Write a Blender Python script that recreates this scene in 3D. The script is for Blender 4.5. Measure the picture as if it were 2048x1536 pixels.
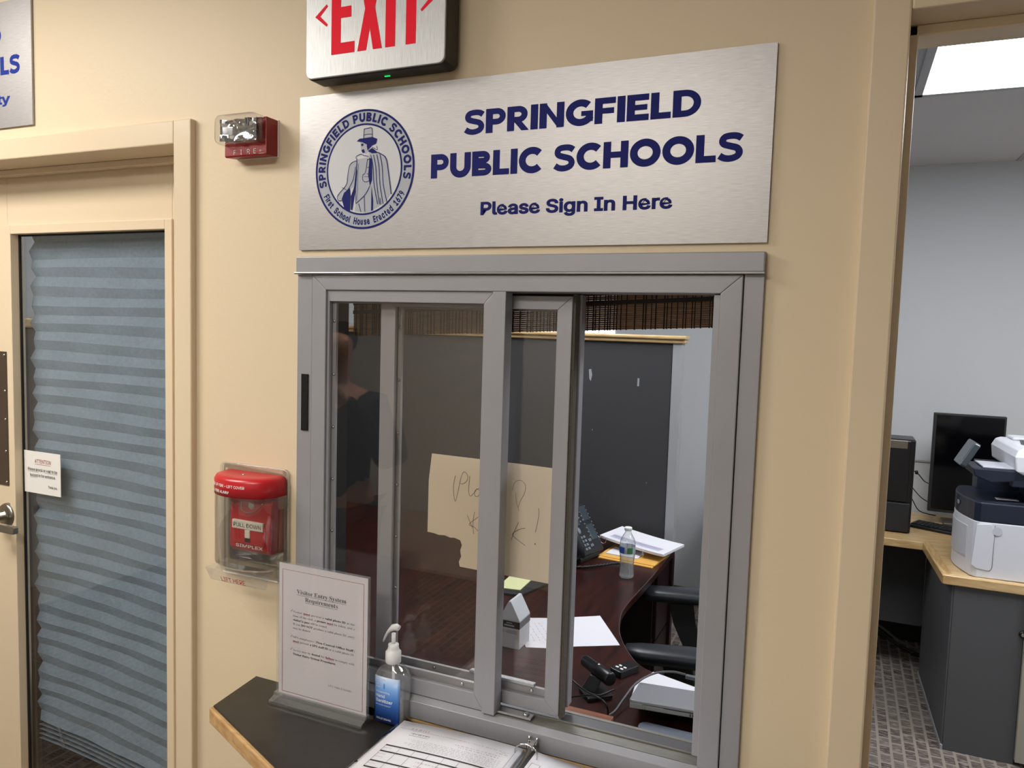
import bpy, bmesh, math, random, os
from mathutils import Vector, Matrix
random.seed(7)
SC = bpy.context.scene
for o in list(bpy.data.objects): bpy.data.objects.remove(o)
COL = SC.collection
PI = math.pi

# ------------------------------------------------------------------ camera
def make_camera():
    f, yaw, pitch, roll = 1511.685, 0.41170, -0.07580, 0.02970
    cy, sy, cp, sp, cr, sr = math.cos(yaw), math.sin(yaw), math.cos(pitch), math.sin(pitch), math.cos(roll), math.sin(roll)
    fw = Vector((-sy*cp, cy*cp, sp)); rt = Vector((cy, sy, 0)); up = rt.cross(fw)
    r2 = cr*rt + sr*up; u2 = -sr*rt + cr*up
    cam = bpy.data.cameras.new('camera'); o = bpy.data.objects.new('camera', cam); COL.objects.link(o)
    cam.sensor_width = 36; cam.lens = f/2048*36; cam.clip_start = 0.02
    m = Matrix((( r2.x, u2.x, -fw.x, 1.1381), (r2.y, u2.y, -fw.y, -1.2623), (r2.z, u2.z, -fw.z, 1.7511), (0, 0, 0, 1)))
    o.matrix_world = m
    SC.camera = o
make_camera()
w = bpy.data.worlds.new('world'); SC.world = w; w.use_nodes = True
w.node_tree.nodes['Background'].inputs[0].default_value = (0.8, 0.86, 1, 1)
w.node_tree.nodes['Background'].inputs[1].default_value = 0.05
SC.view_settings.view_transform = 'Standard'; SC.view_settings.look = 'None'
SC.view_settings.gamma = 1; SC.view_settings.exposure = 0.0
HALL_LIGHT = 22.0        # emission of the hallway ceiling panels
OFFICE_LIGHT = 16.5       # emission of the office ceiling panels

# ------------------------------------------------------------------ materials
def srgb(h):
    v = [int(h[i:i+2], 16)/255 for i in (0, 2, 4)]
    return tuple((c/12.92 if c <= .04045 else ((c+.055)/1.055)**2.4) for c in v) + (1,)
def nodes(name):
    m = bpy.data.materials.new(name); m.use_nodes = True
    return m, m.node_tree.nodes, m.node_tree.links
def mat(name, col, rough=.5, metal=0, noise=0, nscale=40, bump=0, bscale=120, spec=.5, coat=0, stretch=None, emis=0, ior=None):
    m, n, l = nodes(name); b = n['Principled BSDF']
    c = srgb(col) if isinstance(col, str) else col
    b.inputs['Base Color'].default_value = c; b.inputs['Roughness'].default_value = rough
    b.inputs['Metallic'].default_value = metal; b.inputs['Specular IOR Level'].default_value = spec
    b.inputs['Coat Weight'].default_value = coat
    if emis: b.inputs['Emission Color'].default_value = c; b.inputs['Emission Strength'].default_value = emis
    if noise or bump:
        g = n.new('ShaderNodeTexCoord'); mp = n.new('ShaderNodeMapping'); l.new(g.outputs['Object'], mp.inputs[0])
        if stretch: mp.inputs['Scale'].default_value = stretch
        if noise:
            t = n.new('ShaderNodeTexNoise'); t.inputs['Scale'].default_value = nscale; t.inputs['Detail'].default_value = 5
            l.new(mp.outputs[0], t.inputs[0])
            r = n.new('ShaderNodeMix'); r.data_type = 'RGBA'; r.blend_type = 'MULTIPLY'; r.inputs[0].default_value = 1
            cr = n.new('ShaderNodeMapRange'); cr.inputs[1].default_value = .25; cr.inputs[2].default_value = .75
            cr.inputs[3].default_value = 1-noise; cr.inputs[4].default_value = 1+noise*.6
            l.new(t.outputs[0], cr.inputs[0]); r.inputs[6].default_value = c; l.new(cr.outputs[0], r.inputs[7])
            l.new(r.outputs[2], b.inputs['Base Color'])
        if bump:
            t2 = n.new('ShaderNodeTexNoise'); t2.inputs['Scale'].default_value = bscale; t2.inputs['Detail'].default_value = 4
            l.new(mp.outputs[0], t2.inputs[0]); bp = n.new('ShaderNodeBump'); bp.inputs['Strength'].default_value = bump
            bp.inputs['Distance'].default_value = .002; l.new(t2.outputs[0], bp.inputs['Height']); l.new(bp.outputs[0], b.inputs['Normal'])
    return m
def clear(name, tint=(1, 1, 1), refl=1.0, rough=.0, ior=1.5, body=0, bodycol='ffffff'):
    """thin clear sheet: see-through with fresnel reflection"""
    m, n, l = nodes(name); n.remove(n['Principled BSDF']); out = n['Material Output']
    t = n.new('ShaderNodeBsdfTransparent'); t.inputs[0].default_value = (*tint, 1)
    g = n.new('ShaderNodeBsdfGlossy'); g.inputs['Roughness'].default_value = rough
    fr = n.new('ShaderNodeFresnel'); gm_ = n.new('ShaderNodeNewGeometry')
    mr = n.new('ShaderNodeMapRange'); mr.inputs[3].default_value = ior; mr.inputs[4].default_value = 1/ior
    l.new(gm_.outputs['Backfacing'], mr.inputs[0]); l.new(mr.outputs[0], fr.inputs[0])
    ml = n.new('ShaderNodeMath'); ml.operation = 'MULTIPLY'; ml.inputs[1].default_value = refl; ml.use_clamp = True
    l.new(fr.outputs[0], ml.inputs[0]); mx = n.new('ShaderNodeMixShader')
    l.new(ml.outputs[0], mx.inputs[0])
    src = t.outputs[0]
    if body:
        d = n.new('ShaderNodeBsdfDiffuse'); d.inputs[0].default_value = srgb(bodycol)
        m0 = n.new('ShaderNodeMixShader'); m0.inputs[0].default_value = body
        l.new(t.outputs[0], m0.inputs[1]); l.new(d.outputs[0], m0.inputs[2]); src = m0.outputs[0]
    l.new(src, mx.inputs[1]); l.new(g.outputs[0], mx.inputs[2]); l.new(mx.outputs[0], out.inputs[0])
    return m
def emit(name, col, s):
    m, n, l = nodes(name); n.remove(n['Principled BSDF']); e = n.new('ShaderNodeEmission')
    e.inputs[0].default_value = srgb(col); e.inputs[1].default_value = s; l.new(e.outputs[0], n['Material Output'].inputs[0])
    return m
def wood(name, c1, c2, scale=6, axis='X', rough=.35, coat=.2, dist=4):
    m, n, l = nodes(name); b = n['Principled BSDF']
    g = n.new('ShaderNodeTexCoord'); mp = n.new('ShaderNodeMapping'); l.new(g.outputs['Object'], mp.inputs[0])
    s = {'X': (.12, 1, 1), 'Y': (1, .12, 1), 'Z': (1, 1, .12)}[axis]; mp.inputs['Scale'].default_value = s
    wv = n.new('ShaderNodeTexNoise'); wv.inputs['Scale'].default_value = scale*12; wv.inputs['Detail'].default_value = 6
    wv.inputs['Distortion'].default_value = dist*.2; l.new(mp.outputs[0], wv.inputs[0])
    cr = n.new('ShaderNodeValToRGB'); cr.color_ramp.elements[0].position = .35; cr.color_ramp.elements[1].position = .65
    cr.color_ramp.elements[0].color = srgb(c1); cr.color_ramp.elements[1].color = srgb(c2)
    l.new(wv.outputs[0], cr.inputs[0]); l.new(cr.outputs[0], b.inputs['Base Color'])
    b.inputs['Roughness'].default_value = rough; b.inputs['Coat Weight'].default_value = coat; b.inputs['Coat Roughness'].default_value = .15
    return m
def brushed(name, col, rough, axis, amt=.12, metal=1.0):
    m, n, l = nodes(name); b = n['Principled BSDF']; c = srgb(col)
    g = n.new('ShaderNodeTexCoord'); mp = n.new('ShaderNodeMapping'); l.new(g.outputs['Object'], mp.inputs[0])
    mp.inputs['Scale'].default_value = (40, 1, 1400) if axis == 'X' else (1400, 1, 30)
    t = n.new('ShaderNodeTexNoise'); t.inputs['Scale'].default_value = 1; t.inputs['Detail'].default_value = 3
    l.new(mp.outputs[0], t.inputs[0])
    r = n.new('ShaderNodeMapRange'); r.inputs[1].default_value = .3; r.inputs[2].default_value = .7; r.inputs[3].default_value = 1-amt; r.inputs[4].default_value = 1+amt*.5
    l.new(t.outputs[0], r.inputs[0]); mx = n.new('ShaderNodeMix'); mx.data_type = 'RGBA'; mx.blend_type = 'MULTIPLY'; mx.inputs[0].default_value = 1
    mx.inputs[6].default_value = c; l.new(r.outputs[0], mx.inputs[7]); l.new(mx.outputs[2], b.inputs['Base Color'])
    bp = n.new('ShaderNodeBump'); bp.inputs['Strength'].default_value = .12; bp.inputs['Distance'].default_value = .0006
    l.new(t.outputs[0], bp.inputs['Height']); l.new(bp.outputs[0], b.inputs['Normal'])
    b.inputs['Metallic'].default_value = metal; b.inputs['Roughness'].default_value = rough
    return m
def carpet_mat():
    m, n, l = nodes('patterned_carpet'); b = n['Principled BSDF']; b.inputs['Roughness'].default_value = .95
    g = n.new('ShaderNodeTexCoord')
    sw = n.new('ShaderNodeMapping'); sw.inputs['Rotation'].default_value = (0, 0, PI/2); l.new(g.outputs['Object'], sw.inputs[0])
    br = n.new('ShaderNodeTexBrick'); l.new(sw.outputs[0], br.inputs[0])
    br.offset = .5; br.inputs['Scale'].default_value = 1; br.inputs['Brick Width'].default_value = .072; br.inputs['Row Height'].default_value = .049
    br.inputs['Mortar Size'].default_value = .0065; br.inputs['Mortar Smooth'].default_value = .3
    br.inputs['Color1'].default_value = (1, 1, 1, 1); br.inputs['Color2'].default_value = (.6, .6, .6, 1); br.inputs['Mortar'].default_value = (0, 0, 0, 1)
    mp = n.new('ShaderNodeMapping'); mp.inputs['Scale'].default_value = (28, 130, 1); l.new(g.outputs['Object'], mp.inputs[0])
    t = n.new('ShaderNodeTexNoise'); t.inputs['Scale'].default_value = 1; t.inputs['Detail'].default_value = 3; l.new(mp.outputs[0], t.inputs[0])
    rr = n.new('ShaderNodeMapRange'); rr.inputs[1].default_value = .34; rr.inputs[2].default_value = .52; l.new(t.outputs[0], rr.inputs[0])
    mu = n.new('ShaderNodeMath'); mu.operation = 'MULTIPLY'; l.new(br.outputs[0], mu.inputs[0]); l.new(rr.outputs[0], mu.inputs[1])
    cr = n.new('ShaderNodeMix'); cr.data_type = 'RGBA'; cr.inputs[6].default_value = srgb('a1968a'); cr.inputs[7].default_value = srgb('463a37')
    l.new(mu.outputs[0], cr.inputs[0])
    t2 = n.new('ShaderNodeTexNoise'); t2.inputs['Scale'].default_value = 500; l.new(g.outputs['Object'], t2.inputs[0])
    mm = n.new('ShaderNodeMix'); mm.data_type = 'RGBA'; mm.blend_type = 'MULTIPLY'; mm.inputs[0].default_value = .5
    l.new(cr.outputs[2], mm.inputs[6]); l.new(t2.outputs[0], mm.inputs[7]); l.new(mm.outputs[2], b.inputs['Base Color'])
    bp = n.new('ShaderNodeBump'); bp.inputs['Strength'].default_value = .5; bp.inputs['Distance'].default_value = .003
    l.new(t2.outputs[0], bp.inputs['Height']); l.new(bp.outputs[0], b.inputs['Normal'])
    return m
M = dict(
    tan=mat('tan_wall_paint', 'dccbae', .5, bump=.25, bscale=60, spec=.4),
    hallw=mat('light_hall_paint', 'd6d0c4', .6),
    trim=mat('tan_gloss_trim_paint', 'dccbb0', .28, bump=.06, bscale=30, spec=.5),
    office=mat('pale_blue_grey_wall_paint', 'bfc2c4', .6, bump=.1, bscale=90),
    ctile=mat('white_ceiling_tile', 'c9cbd0', .9, noise=.08, nscale=500, bump=.5, bscale=350),
    tbar=mat('ceiling_grid_metal', 'a8acb2', .5),
    carpet=carpet_mat(),
    alum=mat('satin_aluminium', '9c9da3', .45, .25, noise=.05, nscale=8, bump=.03, bscale=200),
    alum2=mat('bright_aluminium_edge', 'b4b6b8', .25, .9),
    alum_d=mat('dark_aluminium', '5c5c5e', .4, .5),
    track=mat('worn_aluminium_track', '7d7b74', .45, .6, noise=.15, nscale=30, stretch=(1, 8, 8)),
    gasket=mat('black_gasket_and_jamb_shade', '1c1a19', .8),
    pile=mat('frayed_weatherstrip', '5b554c', .95, noise=.4, nscale=500),
    glass=clear('window_glass', (.975, .965, .95), 1.1),
    doorglass=clear('door_glass', (.90, .92, .93), 1.5),
    acrylic=clear('clear_acrylic', (.97, .975, .975), 1.5, body=.05),
    acrylic_thick=clear('thick_clear_acrylic', (.94, .96, .96), 2.8, body=.10, bodycol='ffffff'),
    plastic=clear('clear_plastic', (.965, .97, .97), 1.6, rough=.03, body=.015, bodycol='f0f0f4'),
    pet=clear('clear_bottle_plastic', (.95, .97, .975), 2.6, rough=.02, body=.07),
    water=clear('clear_liquid', (.88, .91, .92), 1.0, body=.16),
    brush=brushed('brushed_aluminium_sign', 'b3b1b2', .42, 'X', .16, .7),
    brushv=brushed('brushed_aluminium_face', 'c6c8ca', .45, 'Z', .25, .6),
    navy=mat('navy_sign_ink', '20266c', .7, spec=.15),
    navy2=mat('navy_ink_bluish_reflection', '263a94', .7, spec=.15),  # navy ink made bluer, the left sign's reflection put into its colour
    seal=mat('seal_grey_print', 'aab0bc', .5),
    sealw=mat('seal_pale_print', 'cdd0d6', .5),
    black=mat('black_plastic', '101012', .35),
    blackm=mat('matte_black_plastic', '1a1b1d', .6),
    housing=mat('black_sign_housing', '171310', .4),
    exitred=mat('lit_red_letter', 'dc0a28', .6, emis=.22, spec=.2),
    green=emit('green_indicator', '20d860', 1.2),
    firered=mat('fire_alarm_red', '8e1216', .35),
    pullred=mat('pull_station_red', 'b0141c', .3),
    hoodred=mat('translucent_red_label', 'c0222c', .3),
    white=mat('white_print', 'e8e8e6', .5),
    cream=mat('aged_white_label', 'd8d0c0', .5),
    paper=mat('white_paper', 'd9d9df', .7),
    pinkp=mat('page_paper', 'e2dbe0', .6),
    creamp=mat('cream_paper', 'e6dccb', .7),
    ink=mat('black_ink', '1c1c20', .6),
    greyink=mat('grey_ink', '6a6a70', .6),
    pencil=mat('pen_line', '55504c', .6),
    redink=mat('dark_red_ink', '96202e', .6),
    mirror=mat('polished_reflector', 'e2e4e8', .08, 1),
    chrome=mat('polished_chrome', 'c8c8c8', .15, 1),
    steel=mat('brushed_steel', '9a968e', .3, 1),
    steel_d=mat('bronze_steel_plate', '6a6058', .35, .8),
    lam=mat('black_stone_laminate', '24211f', .32, noise=.45, nscale=22, bump=.05, bscale=60),
    oak=wood('oak_edge', 'b08a5a', 'd0ab78', 5, 'X'),
    oaky=wood('oak_counter', 'bb9764', 'd6ba88', 5, 'X'),
    oaky2=wood('oak_counter_edge', 'ac8855', 'd0b07c', 7, 'Y'),
    cherry=wood('dark_cherry_laminate', '200a06', '3a160e', 2.5, 'Y', .28, .3),
    cherry_d=mat('cherry_side', '1e0b0f', .4),
    cherrytrim=wood('orange_wood_ledge', '6b3210', '8f4c1e', 5, 'X'),
    bamboo=mat('bamboo_slat', '7c5428', .55, noise=.5, nscale=30, stretch=(1, 1, 12)),
    bthread=mat('dark_blind_thread', '120b08', .9),
    panel=mat('charcoal_partition_fabric', '3c3c3e', .85, noise=.06, nscale=300, bump=.2, bscale=500),
    panel2=mat('grey_cabinet_laminate', '515254', .55, noise=.05, nscale=200),
    panel3=mat('pale_grey_laminate', 'a09c90', .5),
    railgrey=mat('light_grey_metal_trim', '9fa1a3', .45),
    base=mat('dark_baseboard', '1a1614', .5),
    base2=mat('grey_baseboard', '9a948c', .6),
    shade=mat('grey_pleated_fabric', '93a2b0', .9, noise=.14, nscale=120, bump=.2, bscale=300),
    fabric=mat('black_chair_fabric', '141519', .85, bump=.3, bscale=400),
    arm=mat('black_armrest_plastic', '23262b', .38),
    phone=mat('charcoal_phone_plastic', '23272b', .4),
    lcd=mat('grey_lcd_glass', '3b444b', .15),
    key=mat('phone_key_grey', '7c8288', .4),
    manila=mat('manila_envelope', 'd9a650', .6),
    yellow=mat('pale_yellow_note', 'd5dba4', .7),
    capw=mat('white_bottle_cap', 'e6e8ea', .35),
    lblue=mat('blue_label', '2b54a8', .4), lgreen=mat('green_label', '3f7a4c', .4), lwhite=mat('silver_label', 'c8ccd4', .4),
    laptop=mat('silver_grey_laptop', '8e9094', .4, .3),
    laptop2=mat('pale_laptop_edge', '8d8d8c', .4, .4),
    standb=mat('blue_grey_plastic', '59606b', .45),
    cable=mat('dark_grey_cable', '55575a', .5),
    printw=mat('white_printer_plastic', 'd4d6dd', .4),
    printn=mat('navy_printer_plastic', '1b2334', .35),
    printlg=mat('light_grey_printer_plastic', 'bfc2ca', .4),
    skin=mat('skin', 'b98a70', .5), cloth=mat('dark_shirt', '17181c', .9), trous=mat('dark_trousers', '121216', .9), hair=mat('dark_hair', '14100e', .8),
    lightpanel=emit('lit_ceiling_diffuser', 'f8faff', OFFICE_LIGHT),
    halllight=emit('lit_hall_diffuser', 'fff8ee', HALL_LIGHT),
    daylight=emit('bright_window_daylight', 'e8f2ff', 1.4),
)
def label_gradient():
    m, n, l = nodes('blue_gradient_label'); b = n['Principled BSDF']
    g = n.new('ShaderNodeTexCoord'); s = n.new('ShaderNodeSeparateXYZ'); l.new(g.outputs['Generated'], s.inputs[0])
    cr = n.new('ShaderNodeValToRGB'); e = cr.color_ramp.elements
    e[0].position = 0; e[0].color = srgb('2048a8'); e[1].position = 1; e[1].color = srgb('a8bede')
    x = e.new(.45); x.color = srgb('3f74c8'); x = e.new(.75); x.color = srgb('6f9edc')
    l.new(s.outputs[2], cr.inputs[0]); l.new(cr.outputs[0], b.inputs['Base Color']); b.inputs['Roughness'].default_value = .35
    return m
M['label'] = label_gradient()

# ------------------------------------------------------------------ mesh helper
class MB:
    def __init__(s): s.v = []; s.f = []; s.sm = []
    def add(s, vs, fs, smooth=False):
        k = len(s.v); s.v += [Vector(p) for p in vs]; s.f += [tuple(i+k for i in f) for f in fs]; s.sm += [smooth]*len(fs); return s
    def box(s, x0, x1, y0, y1, z0, z1):
        x0, x1 = min(x0, x1), max(x0, x1); y0, y1 = min(y0, y1), max(y0, y1); z0, z1 = min(z0, z1), max(z0, z1)
        return s.add([(x, y, z) for z in (z0, z1) for y in (y0, y1) for x in (x0, x1)],
                     [(0, 2, 3, 1), (4, 5, 7, 6), (0, 1, 5, 4), (2, 6, 7, 3), (0, 4, 6, 2), (1, 3, 7, 5)])
    def prism(s, poly, d0, d1, axis='z', smooth=False):
        """poly: list of 2d points; axis z: (x,y); axis y: (x,z); axis x: (y,z)"""
        def P(a, b, d): return {'z': (a, b, d), 'y': (a, d, b), 'x': (d, a, b)}[axis]
        n = len(poly); vs = [P(a, b, d0) for a, b in poly] + [P(a, b, d1) for a, b in poly]
        k = len(s.v); s.add(vs, [tuple(range(n)), tuple(range(2*n-1, n-1, -1))])
        s.add([], []); s.f += [(k+i, k+(i+1) % n, k+n+(i+1) % n, k+n+i) for i in range(n)]; s.sm += [smooth]*n
        return s
    def tube(s, pts, r, n=8, close=False):
        pts = [Vector(p) for p in pts]; N = len(pts); rs = r if isinstance(r, (list, tuple)) else [r]*N
        up = None; rings = []
        for i, p in enumerate(pts):
            a = pts[(i-1) % N] if (close or i > 0) else p; b = pts[(i+1) % N] if (close or i < N-1) else p
            t = (b-a).normalized() if (b-a).length > 1e-9 else Vector((0, 0, 1))
            if up is None: up = Vector((0, 0, 1)) if abs(t.z) < .9 else Vector((1, 0, 0))
            u = (up - t*up.dot(t)).normalized(); w_ = t.cross(u); up = u
            rings.append([p + (u*math.cos(2*PI*j/n) + w_*math.sin(2*PI*j/n))*rs[i] for j in range(n)])
        k = len(s.v); s.v += [q for g in rings for q in g]
        for i in range(N if close else N-1):
            for j in range(n):
                s.f.append((k+i*n+j, k+i*n+(j+1) % n, k+((i+1) % N)*n+(j+1) % n, k+((i+1) % N)*n+j)); s.sm.append(True)
        if not close:
            s.f.append(tuple(k+j for j in range(n-1, -1, -1))); s.f.append(tuple(k+(N-1)*n+j for j in range(n))); s.sm += [False, False]
        return s
    def loft(s, rings, cap=True, smooth=True):
        n = len(rings[0]); k = len(s.v); s.v += [Vector(q) for g in rings for q in g]
        for i in range(len(rings)-1):
            for j in range(n): s.f.append((k+i*n+j, k+i*n+(j+1) % n, k+(i+1)*n+(j+1) % n, k+(i+1)*n+j)); s.sm.append(smooth)
        if cap:
            s.f.append(tuple(k+j for j in range(n-1, -1, -1))); s.f.append(tuple(k+(len(rings)-1)*n+j for j in range(n))); s.sm += [False, False]
        return s
    def lathe(s, prof, c=(0, 0, 0), axis='z', n=28, cap=True):
        c = Vector(c)
        def P(r, h, a):
            x, y = r*math.cos(a), r*math.sin(a)
            return c + Vector({'z': (x, y, h), 'y': (x, h, -y), 'x': (h, x, y)}[axis])
        return s.loft([[P(r, h, 2*PI*j/n) for j in range(n)] for r, h in prof], cap)
    def xf(s, m): s.v = [m @ q for q in s.v]; return s
    def join(s, o):
        k = len(s.v); s.v += [q.copy() for q in o.v]; s.f += [tuple(i+k for i in f) for f in o.f]; s.sm += o.sm; return s
def rr(w, h, r, n=5, cx=0, cy=0):
    """rounded rectangle polygon, counter-clockwise"""
    p = []
    for sx, sy, a0 in ((1, 1, 0), (-1, 1, 90), (-1, -1, 180), (1, -1, 270)):
        for i in range(n+1):
            a = math.radians(a0+90*i/n); p.append((cx+sx*(w/2-r)+r*math.cos(a), cy+sy*(h/2-r)+r*math.sin(a)))
    return p
def ORG(p):
    o = Vector((0, 0, 0))
    while p is not None: o += p.location if not p.get('_local') else Vector((0, 0, 0)); p = p.parent
    return o
def obj(name, mb, m, parent=None, bevel=0, seg=2, local=False, shade=None):
    """link mb as one mesh object; vertices are world coordinates unless local=True"""
    off = Vector((0, 0, 0)) if (parent is None or local) else ORG(parent)
    me = bpy.data.meshes.new(name); me.from_pydata([v-off for v in mb.v], [], mb.f)
    for p, sm in zip(me.polygons, mb.sm): p.use_smooth = sm
    bm = bmesh.new(); bm.from_mesh(me); bmesh.ops.recalc_face_normals(bm, faces=bm.faces); bm.to_mesh(me); bm.free()
    me.materials.append(M[m] if isinstance(m, str) else m)
    o = bpy.data.objects.new(name, me); COL.objects.link(o)
    if parent is not None: o.parent = parent
    if bevel:
        b = o.modifiers.new('bevel', 'BEVEL'); b.width = bevel; b.segments = seg; b.limit_method = 'ANGLE'; b.angle_limit = math.radians(40)
        b.harden_normals = False
    return o
def tag(o, label, cat, group=None):
    o['label'] = label; o['category'] = cat
    if group: o['group'] = group
    return o
def thing(name, label, cat, loc=(0, 0, 0), rot=(0, 0, 0), group=None):
    o = bpy.data.objects.new(name, None); COL.objects.link(o); o.location = loc; o.rotation_euler = rot
    o.empty_display_size = .05
    return tag(o, label, cat, group)
def struct(name, mb, m, bevel=0, parent=None):
    o = obj(name, mb, m, parent, bevel)
    if parent is None: o['kind'] = 'structure'
    return o
def struct_root(name, loc=(0, 0, 0)):
    o = bpy.data.objects.new(name, None); COL.objects.link(o); o.location = loc; o['kind'] = 'structure'; return o

# ------------------------------------------------------------------ lettering on planes
FD = None
for base in (bpy.utils.resource_path('LOCAL'), bpy.utils.resource_path('SYSTEM')):
    d = os.path.join(base, 'datafiles', 'fonts')
    if os.path.isdir(d): FD = d; break
def font(fn):
    try: return bpy.data.fonts.load(os.path.join(FD, fn), check_existing=True)
    except Exception: return None
F_SANS = font('Inter.woff2'); F_MATH = font('NotoSansMath-Regular.woff2'); F_CJK = font('Noto Sans CJK Regular.woff2')
def serif(t, bold=True):
    if F_MATH is None: return t
    o = ''
    for ch in t:
        if 'A' <= ch <= 'Z': o += chr(0x1D400+ord(ch)-65)
        elif 'a' <= ch <= 'z': o += chr(0x1D41A+ord(ch)-97)
        else: o += ch
    return o
def raw_text(t, f=None, offset=0, spacing=1.0):
    if offset > .003:
        vs, fs = raw_text(t, f, 0, spacing); cnt = {}
        for fc in fs:
            for a, b in zip(fc, fc[1:]+fc[:1]): cnt[(a, b)] = cnt.get((a, b), 0)+1
        nxt = {}
        for (a, b) in cnt:
            if (b, a) not in cnt and (vs[a]-vs[b]).length > 1e-6: nxt.setdefault(a, []).append(b)
        vs = list(vs); fs = list(fs); loops = []
        for s0 in list(nxt):
            while nxt.get(s0):
                loop = []; c = s0; prev = None
                while nxt.get(c):
                    o_ = nxt[c]
                    if prev is not None and len(o_) > 1:
                        d0 = (vs[c]-prev).normalized(); o_.sort(key=lambda q: d0.x*(vs[q]-vs[c]).y-d0.y*(vs[q]-vs[c]).x)
                    loop.append(vs[c]); prev = vs[c]; c = o_.pop(0)
                    if c == s0: break
                loops.append(loop)
        for loop in loops:
            n = len(loop)
            if n < 3: continue
            k = len(vs)
            for i in range(n):
                p, q, r = loop[i-1], loop[i], loop[(i+1) % n]
                d1_, d2_ = (q-p).normalized(), (r-q).normalized()
                n1, n2 = Vector((-d1_.y, d1_.x, 0)), Vector((-d2_.y, d2_.x, 0))
                m = n1+n2; m = m/max(.35, m.length_squared)*2 if m.length > 1e-4 else n1
                if m.length > 2: m = m.normalized()*2
                vs += [q-m*offset+Vector((0, 0, 1)), q+Vector((0, 0, 1))]
            for i in range(n):
                j = (i+1) % n; fs.append((k+2*i, k+2*j, k+2*j+1, k+2*i+1))
        return vs, fs
    cu = bpy.data.curves.new('t', 'FONT'); cu.body = t
    if f: cu.font = f
    cu.offset = offset; cu.resolution_u = 4; cu.space_character = spacing; cu.fill_mode = 'FRONT'
    ob = bpy.data.objects.new('t', cu); COL.objects.link(ob)
    dg = bpy.context.evaluated_depsgraph_get(); me = bpy.data.meshes.new_from_object(ob.evaluated_get(dg))
    vs = [Vector((v.co.x, v.co.y, 0)) for v in me.vertices]; fs = [tuple(p.vertices) for p in me.polygons]
    bpy.data.objects.remove(ob); bpy.data.curves.remove(cu); bpy.data.meshes.remove(me)
    return vs, fs
class Plane:
    """2d drawing surface: a along u, b along w, lifted c along the normal"""
    def __init__(s, o, u, w_):
        s.o, s.u, s.w = Vector(o), Vector(u), Vector(w_); s.n = s.u.cross(s.w).normalized()
    def __call__(s, a, b, c=0): return s.o + s.u*a + s.w*b + s.n*c
def text(mb, pl, t, x0, z0, h=None, x1=None, f=F_SANS, offset=0, lift=.0004, align='L', spacing=1.0, refcap='H', slant=0, z1=None):
    """write t on plane pl with its baseline at z0; h cap height; if x1 is given the width is fitted"""
    vs, fs = raw_text(t, f, offset, spacing)
    if not vs: return
    rv, _ = raw_text(serif(refcap) if f is F_MATH and F_MATH else refcap, f, offset)
    cap = max(v.y for v in rv) if rv else .7; lo = min(v.y for v in rv)
    sy = h/(cap-lo); a0, a1 = min(v.x for v in vs), max(v.x for v in vs)
    sx = sy if x1 is None else (x1-x0)/(a1-a0)
    wd = (a1-a0)*sx
    xs = x0 if (align == 'L' or x1 is not None) else (x0-wd if align == 'R' else x0-wd/2)
    mb.add([pl(xs+(v.x-a0)*sx+slant*(v.y-lo)*sy, z0+(v.y-lo)*sy, lift+.00004*v.z) for v in vs], fs)
    return wd
def poly2(mb, pl, pts, lift=.0003): mb.add([pl(a, b, lift) for a, b in pts], [tuple(range(len(pts)))])
def ribbon(mb, pl, pts, wdt, lift=.0004, close=False):
    pts = [Vector(p) for p in pts]; N = len(pts); L, R = [], []
    for i, p in enumerate(pts):
        a = pts[(i-1) % N] if (close or i) else p; b = pts[(i+1) % N] if (close or i < N-1) else p
        t = (b-a); t = t/t.length if t.length > 1e-9 else Vector((1, 0)); q = Vector((-t.y, t.x))*wdt/2
        L.append(p+q); R.append(p-q)
    k = len(mb.v)
    for a, b in zip(L, R): mb.v += [pl(a.x, a.y, lift), pl(b.x, b.y, lift)]
    for i in range(N if close else N-1):
        j = (i+1) % N; mb.f.append((k+2*i, k+2*j, k+2*j+1, k+2*i+1)); mb.sm.append(False)
def smooth_pts(pts, n=6, close=False):
    out = []; P = [Vector(p) for p in pts]; N = len(P)
    for i in range(N if close else N-1):
        g = (lambda k: P[k % N]) if close else (lambda k: P[max(0, min(N-1, k))])
        p0, p1, p2, p3 = g(i-1), g(i), g(i+1), g(i+2)
        for j in range(n):
            t = j/n; out.append(.5*((2*p1)+(p2-p0)*t+(2*p0-5*p1+4*p2-p3)*t*t+(3*p1-p0-3*p2+p3)*t**3))
    if not close: out.append(P[-1])
    return out
def circle(cx, cy, r, n=64, a0=0, a1=360): return [(cx+r*math.cos(math.radians(a0+(a1-a0)*i/n)), cy+r*math.sin(math.radians(a0+(a1-a0)*i/n))) for i in range(n+(a1-a0 != 360))]
def ring2(mb, pl, cx, cy, r0, r1, n=72, lift=.0004):
    k = len(mb.v)
    for i in range(n):
        a = 2*PI*i/n
        for r in (r0, r1): mb.v.append(pl(cx+r*math.cos(a), cy+r*math.sin(a), lift))
    for i in range(n):
        j = (i+1) % n; mb.f.append((k+2*i, k+2*j, k+2*j+1, k+2*i+1)); mb.sm.append(False)
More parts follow.
